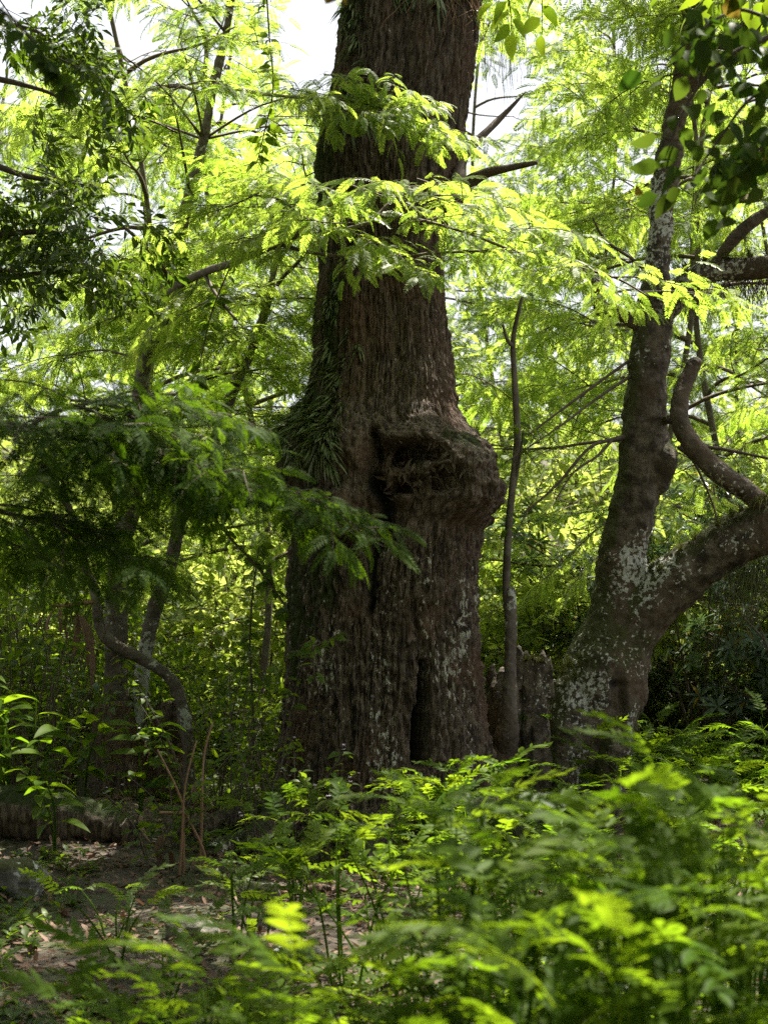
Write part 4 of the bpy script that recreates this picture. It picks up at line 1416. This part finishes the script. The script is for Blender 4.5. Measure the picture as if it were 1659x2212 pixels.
# out-of-focus broad leaves hanging in the upper right
th_, lh = off_tree('broadleaf_tree', 'broad-leaved tree hanging dark out-of-focus sprays into the upper right', (2.3, 6.4), (2.2, 6.2, 6.5), .13,
                   [[(2200, -200, 16, 6.2), (1900, -60, 11, 6.1), (1700, 60, 7, 6.0), (1560, 130, 5, 6.0), (1470, 250, 3, 6.0), (1440, 360, 2, 6.0)],
                    [(2100, 100, 12, 6.2), (1800, 160, 7, 6.1), (1640, 200, 4, 6.0), (1560, 290, 3, 6.0), (1500, 380, 2, 5.9)],
                    [(2150, 260, 12, 6.2), (1800, 290, 6, 6.1), (1660, 310, 3.5, 6.0), (1600, 370, 2.5, 6.0), (1560, 440, 2, 6.0)],
                    [(1700, 60, 5, 6.0), (1600, 20, 4, 6.0), (1520, 60, 3, 5.9), (1440, 130, 2, 5.9)],
                    [(1800, 160, 4, 6.1), (1700, 250, 3, 5.9), (1640, 330, 2.5, 5.9), (1590, 380, 2, 5.9)]])
for k in range(48):  # unseen crown boughs added for dappled shade on the foreground
    z = rnd.uniform(6.1, 7.6); a = rnd.uniform(0, 6.28); rr = rnd.uniform(.1, 1.4)
    p = np.array([1.4 + math.cos(a) * rr, 5.2 + math.sin(a) * rr, z])
    if k % 4 == 0:
        mb = MB(); mb.tube([np.array([2.2, 6.2, z - .5]), (p + np.array([2.2, 6.2, z])) / 2, p], [.035, .025, .01], 6, n=10); part('limb', mb.mesh('limb', [M['twig']]), th_, world=True)
    put_bough(BO, th_, p, (math.cos(a), math.sin(a), rnd.uniform(-.3, .2)), rnd.uniform(1.0, 1.5), roll=.4)
for k in range(30):  # further unseen boughs, put in to shade the hanging leaves
    z = rnd.uniform(5.4, 6.8); a = rnd.uniform(0, 6.28); rr = rnd.uniform(.1, 1.0)
    put_bough(BO, th_, np.array([1.9 + math.cos(a) * rr, 7.1 + math.sin(a) * rr, z]), (math.cos(a), math.sin(a), rnd.uniform(-.3, .2)), rnd.uniform(1.1, 1.6), roll=.4)
HL = [tmesh(t_blade(.62, .15, .2, seed=s + 9), 'leaf', M['hang'], .2 + .25 * s) for s in range(4)]
HY = [tmesh(t_blade(.62, .15, .2, seed=s + 9), 'leaf', M['yellow'], .2 + .25 * s) for s in range(1)]
for k in range(215):
    L = rnd.choice(lh)
    i = rnd.randint(12, 49)
    p = L[i] + np.array([rnd.gauss(0, .055), rnd.gauss(0, .15), rnd.gauss(-.01, .055)])
    d = unit(np.array([rnd.gauss(-.25, .6), rnd.gauss(0, .5), rnd.uniform(-1.1, .0)]))
    part('leaf', rnd.choice(HL if k % 37 else HY), th_, loc=p, mat3=frame(d, (rnd.gauss(0, .3), -1.0, .6)) @ rotx(rnd.gauss(0, .6)) * rnd.uniform(.075, .125))

# a few blurred leaves dropping into the upper left corner and the top edge
tc_, lc = off_tree('broadleaf_tree', 'broad-leaved tree dangling a few blurred leaves over the upper left corner', (-2.0, 4.4), (-1.9, 4.3, 5.5), .09,
                   [[(-700, -200, 12, 4.3), (-200, -60, 7, 4.2), (0, 20, 4, 4.2), (90, 110, 2.5, 4.2), (150, 200, 1.5, 4.2)], [(-200, -60, 5, 4.2), (60, -40, 3.5, 4.2), (330, -60, 2.5, 4.2), (560, -110, 2, 4.2), (745, -30, 1.5, 4.2)]])
for k in range(46):
    L = lc[0] if k < 34 else lc[1]
    p = L[rnd.randint(14, 49)] if k < 34 else L[rnd.choice([46, 47, 48, 49])]
    d = unit(np.array([rnd.gauss(.1, .6), rnd.gauss(0, .5), rnd.uniform(-1.1, -.1)]))
    part('leaf', rnd.choice(HL if k < 34 else HY), tc_, loc=p, mat3=frame(d, (rnd.gauss(0, .3), -1.0, .6)) @ rotx(rnd.gauss(0, .6)) * rnd.uniform(.045, .075))

# ------------------------------------------------------------------ feathery trees behind
GAPS = [(250, 200, 35, 60), (330, 90, 30, 35), (420, 130, 30, 40), (110, 470, 45, 30), (560, 250, 30, 30), (270, 420, 25, 30), (650, 20, 70, 120), (655, 330, 45, 70), (655, 600, 30, 60), (1160, 160, 75, 55), (205, 130, 40, 50), (640, 740, 30, 30), (270, 60, 50, 40), (1040, 240, 40, 60)]


def in_gap(p):
    if p[1] < 3:
        return False
    qx, qy = proj(p)
    return any(((qx - g[0]) / (g[2] * 1.15)) ** 2 + ((qy - g[1]) / (g[3] * 1.15)) ** 2 < 1 for g in GAPS)


def back_tree(x, y, h, label, r0=.13, nl=16, z0=1.6, lmax=2.6, meshes=BF, per=6, sc=(0.9, 1.35), group=None, lean=0.0):
    zb = hz(x, y)
    t = thing('feathery_tree', label, 'tree', (x, y, zb), group)
    b = np.array([x, y, zb - .2])
    tp = np.array([x + lean, y + rnd.uniform(-.5, .5), zb + h])
    ph = rnd.uniform(0, 6)
    st = lambda u: b + (tp - b) * u + np.array([.38 * math.sin(5 * u + ph) - .38 * math.sin(ph), .12 * math.sin(4 * u), 0])
    mb = MB(); mb.tube([st(u) for u in np.linspace(0, 1, 10)], np.linspace(r0, .025, 10), 9, n=40, jit=.15)
    part('trunk', mb.mesh('trunk', [M['slim']]), t, world=True)
    for i in range(nl):
        u = (z0 + (h - z0) * (i + rnd.random() * .8) / nl) / h
        p = st(min(u, .99))
        a = 2.4 * i + rnd.uniform(-.5, .5)
        ln = lmax * (1.05 - .55 * u) * rnd.uniform(.6, 1.1)
        el = rnd.uniform(-.05, .4)
        d = np.array([math.cos(a) * math.cos(el), math.sin(a) * math.cos(el), math.sin(el)])
        bend = np.array([-d[1], d[0], 0]) * rnd.uniform(-.4, .4)
        lp = lambda s: p + d * ln * s + bend * s * s * ln * .6 + np.array([0, 0, -.12 * ln * s * s + .04 * math.sin(7 * s)])
        P = [lp(s) for s in np.linspace(0, 1, 6)]
        mb = MB(); mb.tube(P, np.linspace(.028, .007, 6), 5, n=12, cap=False); part('limb', mb.mesh('limb', [M['twig']]), t, world=True)
        for k in range(per):
            s = .3 + .7 * (k + rnd.random()) / per
            q = lp(min(s, 1))
            sd = 1 if k % 2 else -1
            hd = unit(d * rnd.uniform(.4, 1) + sd * np.array([-d[1], d[0], 0]) * rnd.uniform(.3, 1) + np.array([0, 0, rnd.gauss(0, .2)]))
            if in_gap(q) or in_gap(q + hd * .6):
                continue
            put_bough(meshes, t, q, hd + np.array([0, 0, rnd.uniform(-.35, .2)]), rnd.uniform(*sc), roll=.6)


BT = [(-3.2, 17.0, 8.4, 'feathery bright tree standing behind the two slender left stems'),
      (-1.5, 16.6, 8.0, 'feathery tree filling the gap just left of the giant trunk'),
      (2.7, 16.9, 8.3, 'feathery bright tree right behind the forked stem'),
      (4.2, 17.4, 8.6, 'feathery bright tree beyond the side of the forked stem'),
      (1.2, 25.5, 11.4, 'taller feathery tree hidden partly by the giant trunk'),
      (3.4, 26.0, 11.6, 'tall feathery tree further back between giant and forked trees'),
      (6.0, 25.5, 11.4, 'feathery tree behind the level rooty limb'),
      (-4.6, 25.5, 10.6, 'tall feathery tree far back on the left'),
      (0.2, 26.0, 11.4, 'distant feathery tree directly behind the giant trunk'),
      (4.9, 28.0, 12.4, 'feathery tree far back beyond the level rooty limb'),
      (-6.6, 27.5, 11.4, 'feathery tree far back behind the dark glossy-leaved foliage'),
      (-2.2, 27.0, 12.0, 'distant feathery tree seen between the slender stems and the giant'),
      (2.2, 27.5, 12.2, 'distant feathery tree seen between the giant and the bare sapling'),
      (6.5, 26.0, 11.8, 'distant feathery tree far back on the right')]
for i, (x, y, h, lab) in enumerate(BT):
    back_tree(x, y, h, lab, r0=rnd.uniform(.032, .048), z0=(3.4 if x > 3.5 else (1.6 if x > 2 else 2.2)), per=6)


for (x, y, h, lab) in [(-5.5, 1.5, 9, 'unseen shading feathery tree standing left of the photographer'), (-4.0, -4.5, 10, 'unseen shading feathery tree behind the photographer on the shady side'),
                       (0.5, -6.0, 10, 'unseen shading feathery tree straight behind the photographer'), (5.0, -5.0, 10, 'unseen shading feathery tree behind the photographer on the sunny side'), (-7.5, 7.0, 10, 'unseen shading feathery tree beyond the glossy-leaved tree')]:
    back_tree(x, y, h, lab, r0=.14, z0=.8, per=6, nl=18, lmax=3.2, meshes=BFD, sc=(1.5, 2.2))  # trees out of frame, put in to cut the fill light on the trunk

# ------------------------------------------------------------------ shrubs
def bush(name, label, x, y, h, rad, n, meshes, group=None, sc=(.8, 1.2), z0=.15):
    zb = hz(x, y)
    t = thing(name, label, 'shrub', (x, y, zb), group)
    ns = 5
    mb = MB()
    tips = []
    for i in range(ns):
        a = 6.28 * i / ns + rnd.uniform(-.5, .5)
        e = np.array([x + math.cos(a) * rad * .55, y + math.sin(a) * rad * .55, zb + h * rnd.uniform(.75, 1)])
        P = [np.array([x, y, zb - .08]), np.array([x + math.cos(a) * rad * .25, y + math.sin(a) * rad * .25, zb + h * .45]), e]
        mb.tube(P, [.02, .014, .007], 5, n=10, cap=False)
        tips.append(spline(P, 20))
    part('stem', mb.mesh('stem', [M['twig']]), t, world=True)
    for k in range(n):
        s = rnd.choice(tips)
        p = s[rnd.randint(3, 19)]
        o = p - np.array([x, y, 0]); a = math.atan2(o[1], o[0]) + rnd.gauss(0, .9)
        put_bough(meshes, t, p, (math.cos(a), math.sin(a), rnd.uniform(-.25, .7)), rnd.uniform(*sc), roll=.5)


for i, (x, y, h, r_, n) in enumerate([(4.1, 15.6, 1.7, 1.0, 30), (4.9, 16.6, 2.5, 1.2, 36), (3.3, 16.8, 2.2, 1.1, 30), (5.3, 15.0, 1.9, 1.0, 28), (2.4, 18.0, 2.6, 1.2, 30), (5.9, 17.5, 3.2, 1.2, 36), (4.3, 18.5, 3.4, 1.3, 36)]):
    bush('bluish_shrub', 'shrub with whorls of narrow bluish leaves beyond the forked tree', x, y, h, r_, n, BW, 'bluish shrubs behind the forked tree', (1.0, 1.5))
for i, (x, y, h, r_, n) in enumerate([(-2.4, 16.2, 1.3, .8, 18), (-3.3, 15.2, 2.0, 1.0, 30), (-4.2, 15.8, 2.4, 1.0, 30), (-2.9, 14.7, 1.4, .8, 24), (-3.9, 14.4, 1.8, .9, 28), (-2.3, 14.6, 1.0, .7, 20), (-1.0, 14.0, .9, .6, 16)]):
    bush('leafy_shrub', 'leafy broad-leaved shrub in the thicket behind the slender left trees', x, y, h, r_, n, BO, 'thicket shrubs on the left', (.8, 1.3))
for i in range(34):
    x, y = -6 + 12 * (i % 17) / 16 + rnd.uniform(-.3, .3), (18.6 if i < 17 else 21.5) + rnd.uniform(-.8, .8)
    bush('sunlit_shrub', 'sunlit pale green shrub in the bright clearing behind the trees', x, y, rnd.uniform(1.6, 2.8) + (1.2 if i >= 17 else 0), 1.2, 26, BFAR, 'shrubs in the clearing', (1.2, 1.8))

# far wood on the slope: one mass
mb = MB()
xf = []
for k in range(16000):
    y = rnd.uniform(31, 52); x = rnd.uniform(-.5 * y, .5 * y)
    cl = noise(x * .35, y * .35, 0, 71)
    hh = (2.0 + 3.5 * max(0, float(noise(x * .22, y * .22, 3, 72)) + .5))
    z = hz(x, y) + rnd.random() ** .8 * hh
    d = unit([rnd.gauss(0, 1), rnd.gauss(0, 1), rnd.gauss(-.2, .6)])
    xf.append((np.array([x, y, z]), frame(d) * rnd.uniform(.25, .5)))
mb.leaves(simple_blade(.6), xf, 0)
fo = bpy.data.objects.new('far_wood', mb.mesh('far_wood', [M['far']]))
C.objects.link(fo)
fo['kind'] = 'stuff'
tag(fo, 'pale green distant wood covering the rising slope', 'wood')


# ------------------------------------------------------------------ understory plants
mb = MB()
for i in range(9):
    a = 2.4 * i
    d = unit([math.cos(a), math.sin(a), .3 + .1 * i])
    mb.leaves(simple_blade(.5), [(d * .2, frame(d) * .8)], 0)
FLW = mb.mesh('flower', [M['flower']])
GL = [tmesh(t_blade(.36, .25, .30, seed=s, n=7, stalk=.05), 'leaf', M['fern'], .3 + .2 * s) for s in range(3)]
OL = [tmesh(t, 'leaf', M['broad'], .3 + .25 * i) for i, t in enumerate(OVATE)]
DL = [tmesh(t, 'leaf', M['dark'], .3 + .25 * i) for i, t in enumerate(OVATE)]


def ginger(x, y, h, label, n=10, group=None):
    zb = hz(x, y)
    t = thing('ginger_plant', label, 'plant', (x, y, zb), group)
    for s in range(2):
        a = rnd.uniform(0, 6.28)
        e = np.array([x + math.cos(a) * .18, y + math.sin(a) * .18, zb + h * rnd.uniform(.8, 1)])
        P = [np.array([x, y, zb - .05]), np.array([x + math.cos(a) * .05, y, zb + h * .5]), e]
        mb = MB(); mb.tube(P, [.008, .007, .004], 5, n=10, cap=False); part('stem', mb.mesh('stem', [M['fern']]), t, world=True)
        S = spline(P, 20)
        for k in range(n):
            p = S[7 + int(12 * k / n)]
            b = a + 1.2 + (k % 2) * math.pi + rnd.gauss(0, .2)
            part('leaf', rnd.choice(GL), t, loc=p, mat3=frame((math.cos(b), math.sin(b), rnd.uniform(.0, .5))) @ rotx(rnd.gauss(0, .3)) * rnd.uniform(.22, .34))


for (qx, Y, h) in [(20, 11.5, 1.05), (75, 11.2, .95), (-20, 11.8, 1.1)]:
    ginger(at(qx, 1800, Y)[0], Y, h, 'broad-bladed yellow-green ginger plant by the far left edge', 9, 'ginger plants at the left edge')
for (qx, Y, h) in [(300, 11.4, .85), (180, 11.6, .8), (120, 10.6, .6)]:
    ginger(at(qx, 1800, Y)[0], Y, h, 'broad-bladed ginger plant beside the dark hollow stump', 7, 'ginger plants by the dark stump')


def leafy(x, y, h, label, n=60, lsz=.09, meshes=OL, name='understory_shrub', group=None, nst=5, spread=.5):
    zb = hz(x, y)
    t = thing(name, label, 'shrub', (x, y, zb), group)
    S = []
    for i in range(nst):
        a = rnd.uniform(0, 6.28)
        e = np.array([x + math.cos(a) * spread * rnd.uniform(.5, 1), y + math.sin(a) * spread * rnd.uniform(.5, 1), zb + h * rnd.uniform(.7, 1.05)])
        P = [np.array([x, y, zb - .05]), (np.array([x, y, zb]) * .6 + e * .4) + np.array([0, 0, h * .15]), e]
        mb = MB(); mb.tube(P, [.006, .005, .002], 5, n=12, cap=False); part('stem', mb.mesh('stem', [M['twig']]), t, world=True)
        S.append(spline(P, 24))
    for k in range(n):
        s = rnd.choice(S)
        i = rnd.randint(6, 23)
        a = rnd.uniform(0, 6.28)
        p = s[i]
        l = rnd.uniform(0, .10)
        d = np.array([math.cos(a), math.sin(a), rnd.uniform(-.5, .35)])
        part('leaf', rnd.choice(meshes), t, loc=p + d * l * .2, mat3=frame(d) @ rotx(rnd.gauss(0, .35)) * lsz * rnd.uniform(.7, 1.25))
    return t, S


US = [(560, 11.0, .95), (640, 10.8, .8), (500, 11.6, 1.3), (430, 11.2, 1.1), (700, 10.7, .75), (590, 11.7, 1.4), (470, 12.6, 1.3), (380, 11.0, .7), (330, 10.2, .55), (760, 10.9, .7), (540, 10.2, .5)]
for (qx, Y, h) in US:
    tt = leafy(at(qx, 1800, Y)[0], Y, h, 'green leafy shrub at the foot of the giant trunk beside its spreading root', 62, .095, OL, group='shrubs at the foot of the giant')
    for k in range(7):
        a = rnd.uniform(0, 6.28)
        sp_ = rnd.choice(tt[1])
        part('flower', FLW, tt[0], loc=sp_[23] + np.array([rnd.gauss(0, .02), rnd.gauss(0, .02), rnd.gauss(.01, .015)]), mat3=rotz(a) * rnd.uniform(.012, .02))
for (qx, Y, h) in [(60, 12.6, 1.5), (130, 13.2, 1.9), (30, 13.6, 2.4), (100, 12.4, 1.1), (200, 12.6, .9)]:
    leafy(at(qx, 1800, Y)[0], Y, h, 'tall dim shrub in the dark thicket left of the hollow stump', 80, .10, OL if h > 1.2 else DL, group='shrubs left of the hollow stump', nst=7)


def pinn_plant(x, y, h, label, fr, n=12, lsz=(.2, .3), spread=.35, name='fern_plant', group=None, cat='fern', nst=3):
    zb = hz(x, y)
    t = thing(name, label, cat, (x, y, zb), group)
    S = []
    for i in range(nst):
        a = rnd.uniform(0, 6.28)
        e = np.array([x + math.cos(a) * spread * rnd.uniform(.3, 1), y + math.sin(a) * spread * rnd.uniform(.3, 1), zb + h * rnd.uniform(.72, 1.0)])
        P = [np.array([x + .02 * i, y, zb - .05]), (np.array([x, y, zb]) * .55 + e * .45) + np.array([0, 0, h * .12]), e]
        mb = MB(); mb.tube(P, [.006, .005, .002], 5, n=12, cap=False); part('stem', mb.mesh('stem', [M['fern']]), t, world=True)
        S.append((spline(P, 24), a))
    for k in range(n):
        s, a0 = S[k % nst]
        i = 23 if k < nst else rnd.randint(5, 23)
        a = rnd.uniform(0, 6.28) if k >= nst else a0
        d = np.array([math.cos(a), math.sin(a), rnd.uniform(.0, 1.1)])
        part('frond', rnd.choice(fr), t, loc=s[i], mat3=frame(d) @ rotx(rnd.gauss(0, .3)) * rnd.uniform(*lsz))


FR = [tmesh(t_pinnate(8 + s % 3, s, .36, .20, .30 + .1 * (s % 3)), 'frond', M['fern'], (.15, .45, .75, .95, .3, .6)[s]) for s in range(6)]
FRS = [tmesh(t_pinnate(10 + s % 3, s + 20, .34, .19, .35, far=True), 'frond', M['fern'], (.2, .5, .8, .35)[s]) for s in range(4)]
FRD = [tmesh(t_pinnate(9, s + 30, .36, .20, .35), 'frond', M['broad'], (.2, .5, .8)[s]) for s in range(3)]

# near, out of focus
fg = []
for k in range(24):        # right foreground mass
    Y = rnd.uniform(2.7, 4.8)
    fx = rnd.uniform(.2, 1.1)
    x = fx * Y * .24
    top = 1890 - 400 * max(0, (fx - .3)) + rnd.uniform(-20, 150)
    fg.append((x, Y, top, 'R'))
for k in range(10):        # centre, lower
    Y = rnd.uniform(3.1, 5.2)
    fx = rnd.uniform(-.35, .4)
    fg.append((fx * Y * .24, Y, rnd.uniform(1900, 2080), 'R'))
for k in range(9):        # left, lower and dimmer
    Y = rnd.uniform(3.6, 5.8)
    fx = rnd.uniform(-1.05, -.3)
    fg.append((fx * Y * .24, Y, rnd.uniform(2060, 2170), 'L'))
for (x, Y, top, s) in fg:
    h = at(830, top, Y)[2] - hz(x, Y)
    if s == 'R':
        fx = x / Y
        lab, gr = (('lush bright fern-like plant in the sunny foreground before the bluish shrubs', 'sunny ferns before the bluish shrubs') if fx > .17 else
                   ('lush bright fern-like plant in the sunny foreground before the forked tree', 'sunny ferns before the forked tree') if fx > .09 else
                   ('lush fern-like plant in the foreground before the hollow of the giant', 'foreground ferns before the giant'))
        pinn_plant(x, Y, h, lab, FR, 14, (.19, .29), .28, group=gr, nst=5)
    else:
        pinn_plant(x, Y, h, 'dim green fern-like plant in the shady foreground before the leaf litter', FR, 13, (.17, .25), .3, group='shady foreground ferns', nst=4)
# mid ground, in front of the trees
for k in range(22):
    Y = rnd.uniform(6.2, 10.5)
    qx = rnd.uniform(560, 1700)
    x = at(qx, 1800, Y)[0]
    pinn_plant(x, Y, rnd.uniform(.35, .8), 'low feathery fern on the open ground before the giant trunk', FR, 14, (.2, .32), .4, group='ferns before the giant trunk', nst=4)
for k in range(6):
    Y = rnd.uniform(6.5, 9.0)
    x = at(rnd.uniform(150, 560), 1900, Y)[0]
    pinn_plant(x, Y, rnd.uniform(.25, .5), 'small fern sprouting from the leaf litter on the left', FRD, 10, (.16, .25), .3, group='small ferns in the litter', nst=3)
# dark fern standing against the trunk
pinn_plant(.19, 4.6, 1.2, 'upright dark green fern standing out against the giant trunk', FRD, 44, (.19, .27), .22, nst=6)
pinn_plant(.34, 5.0, 1.0, 'shorter green fern leaning against the upright dark fern', FR, 16, (.2, .28), .26, nst=4)
for k in range(16):
    Y = rnd.uniform(11.0, 15.0)
    x = at(rnd.uniform(1230, 1720), 1700, Y)[0]
    pinn_plant(x, Y, rnd.uniform(.5, .95), 'bright fern in the bed at the foot of the forked tree', FRS, 18, (.28, .42), .45, group='ferns at the forked tree', nst=4)

# ------------------------------------------------------------------ ground clutter
mb = MB()
xf = []
for k in range(11000):
    Y = rnd.uniform(5.5, 14.5); x = rnd.uniform(-.27, .27) * Y
    d = unit([rnd.gauss(0, 1), rnd.gauss(0, 1), rnd.gauss(0, .25)])
    xf.append((np.array([x, Y, hz(x, Y) + rnd.uniform(.003, .03)]), frame(d, (rnd.gauss(0, .35), rnd.gauss(0, .35), 1)) * rnd.uniform(.03, .085)))
mb.leaves(t_blade(.45, .4, -.25, n=3, stalk=.02), xf, 0)
o = bpy.data.objects.new('leaf_litter', mb.mesh('leaf_litter', [M['litter']]))
C.objects.link(o); o['kind'] = 'stuff'
tag(o, 'brown dead leaves strewn over the forest floor', 'leaf litter')
mb = MB()
xf = []
for k in range(4200):
    Y = rnd.uniform(5.5, 16); x = rnd.uniform(-.3, .3) * Y
    if float(noise(x * .9, Y * .9, 0, 140)) < -.25 + (.5 if (x < -.5 and 7 < Y < 11.5) else 0):
        continue
    z = hz(x, Y)
    for j in range(rnd.randint(4, 8)):
        a = rnd.uniform(0, 6.28)
        d = unit([math.cos(a), math.sin(a), rnd.uniform(.1, 1.1)])
        xf.append((np.array([x, Y, z + rnd.uniform(0, .07)]), frame(d) * rnd.uniform(.04, .11)))
mb.leaves(t_blade(.4, .2, .3, n=3), xf, 0)
o = bpy.data.objects.new('ground_cover', mb.mesh('ground_cover', [M['broad']]))
C.objects.link(o); o['kind'] = 'stuff'
tag(o, 'low green seedlings and herbs carpeting the forest floor', 'ground cover')

# fallen mossy log on the left
P, R = qpath([(-160, 1850, 62, 11.4), (0, 1846, 58, 11.3), (120, 1842, 54, 11.2), (220, 1842, 46, 11.1), (290, 1848, 32, 11.0)])
for i in range(len(P)):
    P[i, 2] = hz(P[i, 0], P[i, 1]) + R[i] * .7
mb = MB(); mb.tube(P, R, 14, n=30)
lg = part('fallen_log', woodify(remeshed(mb, .018, 2), 'fallen_log', M['giant'], 'rough', 1.0, moss=.95, lich=.4, seed=600), None, world=True)
tag(lg, 'mossy fallen log lying on the ground below the hollow stump', 'log')
P, R = qpath([(560, 1990, 9, 9.5), (620, 1965, 13, 9.7), (690, 1985, 11, 9.6), (760, 1995, 6, 9.5)])
for i in range(len(P)):
    P[i, 2] = hz(P[i, 0], P[i, 1]) + R[i] * .7
mb = MB(); mb.tube(P, R, 10, n=24)
lg = part('fallen_branch', woodify(remeshed(mb, .01, 2), 'fallen_branch', M['giant'], 'rough', .4, moss=.4, lich=.3, seed=610), None, world=True)
tag(lg, 'short dark fallen branch half buried in ferns before the giant', 'branch')


def rock(qx, Y, s, label, seed):
    x = at(qx, 1900, Y)[0]
    import bmesh
    bm = bmesh.new()
    bmesh.ops.create_icosphere(bm, subdivisions=5, radius=1)
    me = bpy.data.meshes.new('rock'); bm.to_mesh(me); bm.free()
    v = np.zeros(len(me.vertices) * 3, np.float32); me.vertices.foreach_get('co', v); v = v.reshape(-1, 3).astype(float)
    f = 1 + .35 * fbm(v[:, 0] * 1.3, v[:, 1] * 1.3, v[:, 2] * 1.3, seed, 3)
    v = v * f[:, None] * np.array([1.25, 1, .75]) * s
    v += np.array([x, Y, hz(x, Y) + s * .3])
    me.vertices.foreach_set('co', v.astype(np.float32).ravel())
    woodify(me, 'rock', M['rock'], 'smooth', min(.9, s * 3), moss=.6, lich=.7, seed=seed)
    tag(part('rock', me, None, world=True), label, 'rock')


rock(15, 9.6, .20, 'rounded mossy rock at the left edge of the leaf litter', 701)
rock(415, 8.2, .11, 'small grey rock half hidden by ferns in the litter', 702)
rock(640, 7.6, .10, 'flat grey rock under the ferns before the giant', 703)
rock(560, 9.3, .09, 'little pale rock beside the short fallen branch', 704)

# dry stalks by the spreading root
def stalks(label, L, dead=()):
    P0, _ = qpath(L[0])
    t = thing('dry_stalks', label, 'dead plant', (P0[0][0], P0[0][1], hz(P0[0][0], P0[0][1])))
    for e in L:
        P, R = qpath(e)
        mb = MB(); mb.tube(P, R, 6, n=16, jit=.15); part('stem', mb.mesh('stem', [M['dry']]), t, world=True)
    for (qx, qy, Y, s) in dead:
        part('dead_leaf', tmesh(t_blade(.3, .9, .3, seed=int(qx) % 9, n=6), 'dead_leaf', M['litter'], .9), t, loc=at(qx, qy, Y), mat3=frame((rnd.gauss(0, .15), rnd.gauss(0, .2), -1)) * s)


stalks('cluster of dry brown stalks snapped over beside the spreading root',
       [[(398, 1925, 4, 10.3), (396, 1850, 4, 10.3), (397, 1757, 3.5, 10.3)], [(345, 1757, 4, 10.3), (372, 1757, 4, 10.3), (402, 1758, 4, 10.3)],
        [(455, 1930, 4, 10.3), (440, 1840, 3.5, 10.3), (405, 1765, 3, 10.3), (380, 1700, 2.5, 10.3), (340, 1620, 2, 10.3)], [(430, 1900, 3, 10.4), (436, 1780, 3, 10.4), (440, 1640, 2.5, 10.4), (460, 1560, 2, 10.4)],
        [(385, 1920, 3, 10.2), (392, 1830, 3, 10.2), (400, 1700, 2, 10.2), (425, 1600, 2, 10.2)]],
       [(352, 1790, 10.3, .3), (360, 1830, 10.3, .22), (312, 1745, 10.4, .22), (420, 1690, 10.3, .16)])

# dead palm-like leaves hanging by the left stems
t = thing('dead_frond', 'tan withered fan of hanging leaves beside the left slender stems', 'dead frond', at(165, 1320, 13.2))
for (qx, qy, ln, dx) in [(118, 1310, .30, -.3), (108, 1312, .24, -.6), (130, 1308, .26, .1), (168, 1315, .50, .25), (160, 1310, .42, .05), (178, 1330, .40, .35), (150, 1315, .3, -.1), (185, 1345, .6, .15)]:
    part('dead_leaf', tmesh(t_blade(.16, .8, .15, seed=int(qx) % 9, n=7), 'dead_leaf', M['litter'], 1.0), t, loc=at(qx, qy, 13.1 + rnd.uniform(-.1, .1)), mat3=frame((dx, -.15, -1)) @ rotx(rnd.gauss(0, .4)) * ln)
mb = MB(); P, R = qpath([(205, 1300, 5, 13.3), (165, 1305, 5, 13.15), (110, 1310, 4, 13.1)]); mb.tube(P, R, 6, n=14)
part('stalk', mb.mesh('stalk', [M['dry']]), t, world=True)


# climbing vines
def vine(label, L, n, lsz, meshes=OL):
    P, R = qpath(L)
    t = thing('climbing_vine', label, 'vine', P[-1])
    mb = MB(); mb.tube(P, R, 6, n=40, jit=.1); part('stem', mb.mesh('stem', [M['twig']]), t, world=True)
    S = spline(P, 60)
    for k in range(n):
        p = S[rnd.randint(2, 59)]
        a = rnd.uniform(0, 6.28)
        d = np.array([math.cos(a), .6 * math.sin(a), rnd.uniform(-1.0, .1)])
        part('leaf', rnd.choice(meshes), t, loc=p, mat3=frame(d, (0, -.8, .6)) @ rotx(rnd.gauss(0, .5)) * lsz * rnd.uniform(.7, 1.2))


vine('vine with large dark leaves hanging in the bright gap left of the upper trunk', [(575, -30, 2, 12.4), (582, 80, 2, 12.4), (590, 190, 2, 12.4), (570, 290, 1.5, 12.4), (555, 350, 1, 12.4)], 34, .14)
vine('leafy vine trailing below the pale limb of the slender tree', [(500, 570, 2, 12.2), (470, 640, 2, 12.2), (450, 700, 1.5, 12.2), (430, 790, 1.5, 12.2), (410, 830, 1, 12.2)], 34, .13)
vine('vine slanting down to the giant trunk below the dark branch', [(450, 1105, 2.5, 12.6), (500, 1165, 3, 12.6), (560, 1230, 3, 12.6), (610, 1300, 3, 12.5), (640, 1345, 2.5, 12.4)], 40, .12)
vine('upright leafy vine between the slanting vine and the leaning stem', [(548, 1640, 2.5, 12.8), (545, 1500, 3, 12.8), (540, 1400, 2.5, 12.8), (545, 1290, 2, 12.8), (560, 1180, 1.5, 12.8)], 44, .11)
vine('small twig with fresh green leaves in front of the lower giant trunk', [(625, 1410, 1.5, 11.4), (670, 1400, 1.5, 11.4), (705, 1385, 1.2, 11.4), (728, 1370, 1, 11.4)], 12, .10)
vine('thin shoot with paired leaves in front of the lower giant trunk', [(672, 1372, 1, 11.3), (676, 1400, 1.2, 11.3), (678, 1440, 1.2, 11.3), (680, 1470, 1, 11.3)], 12, .12)
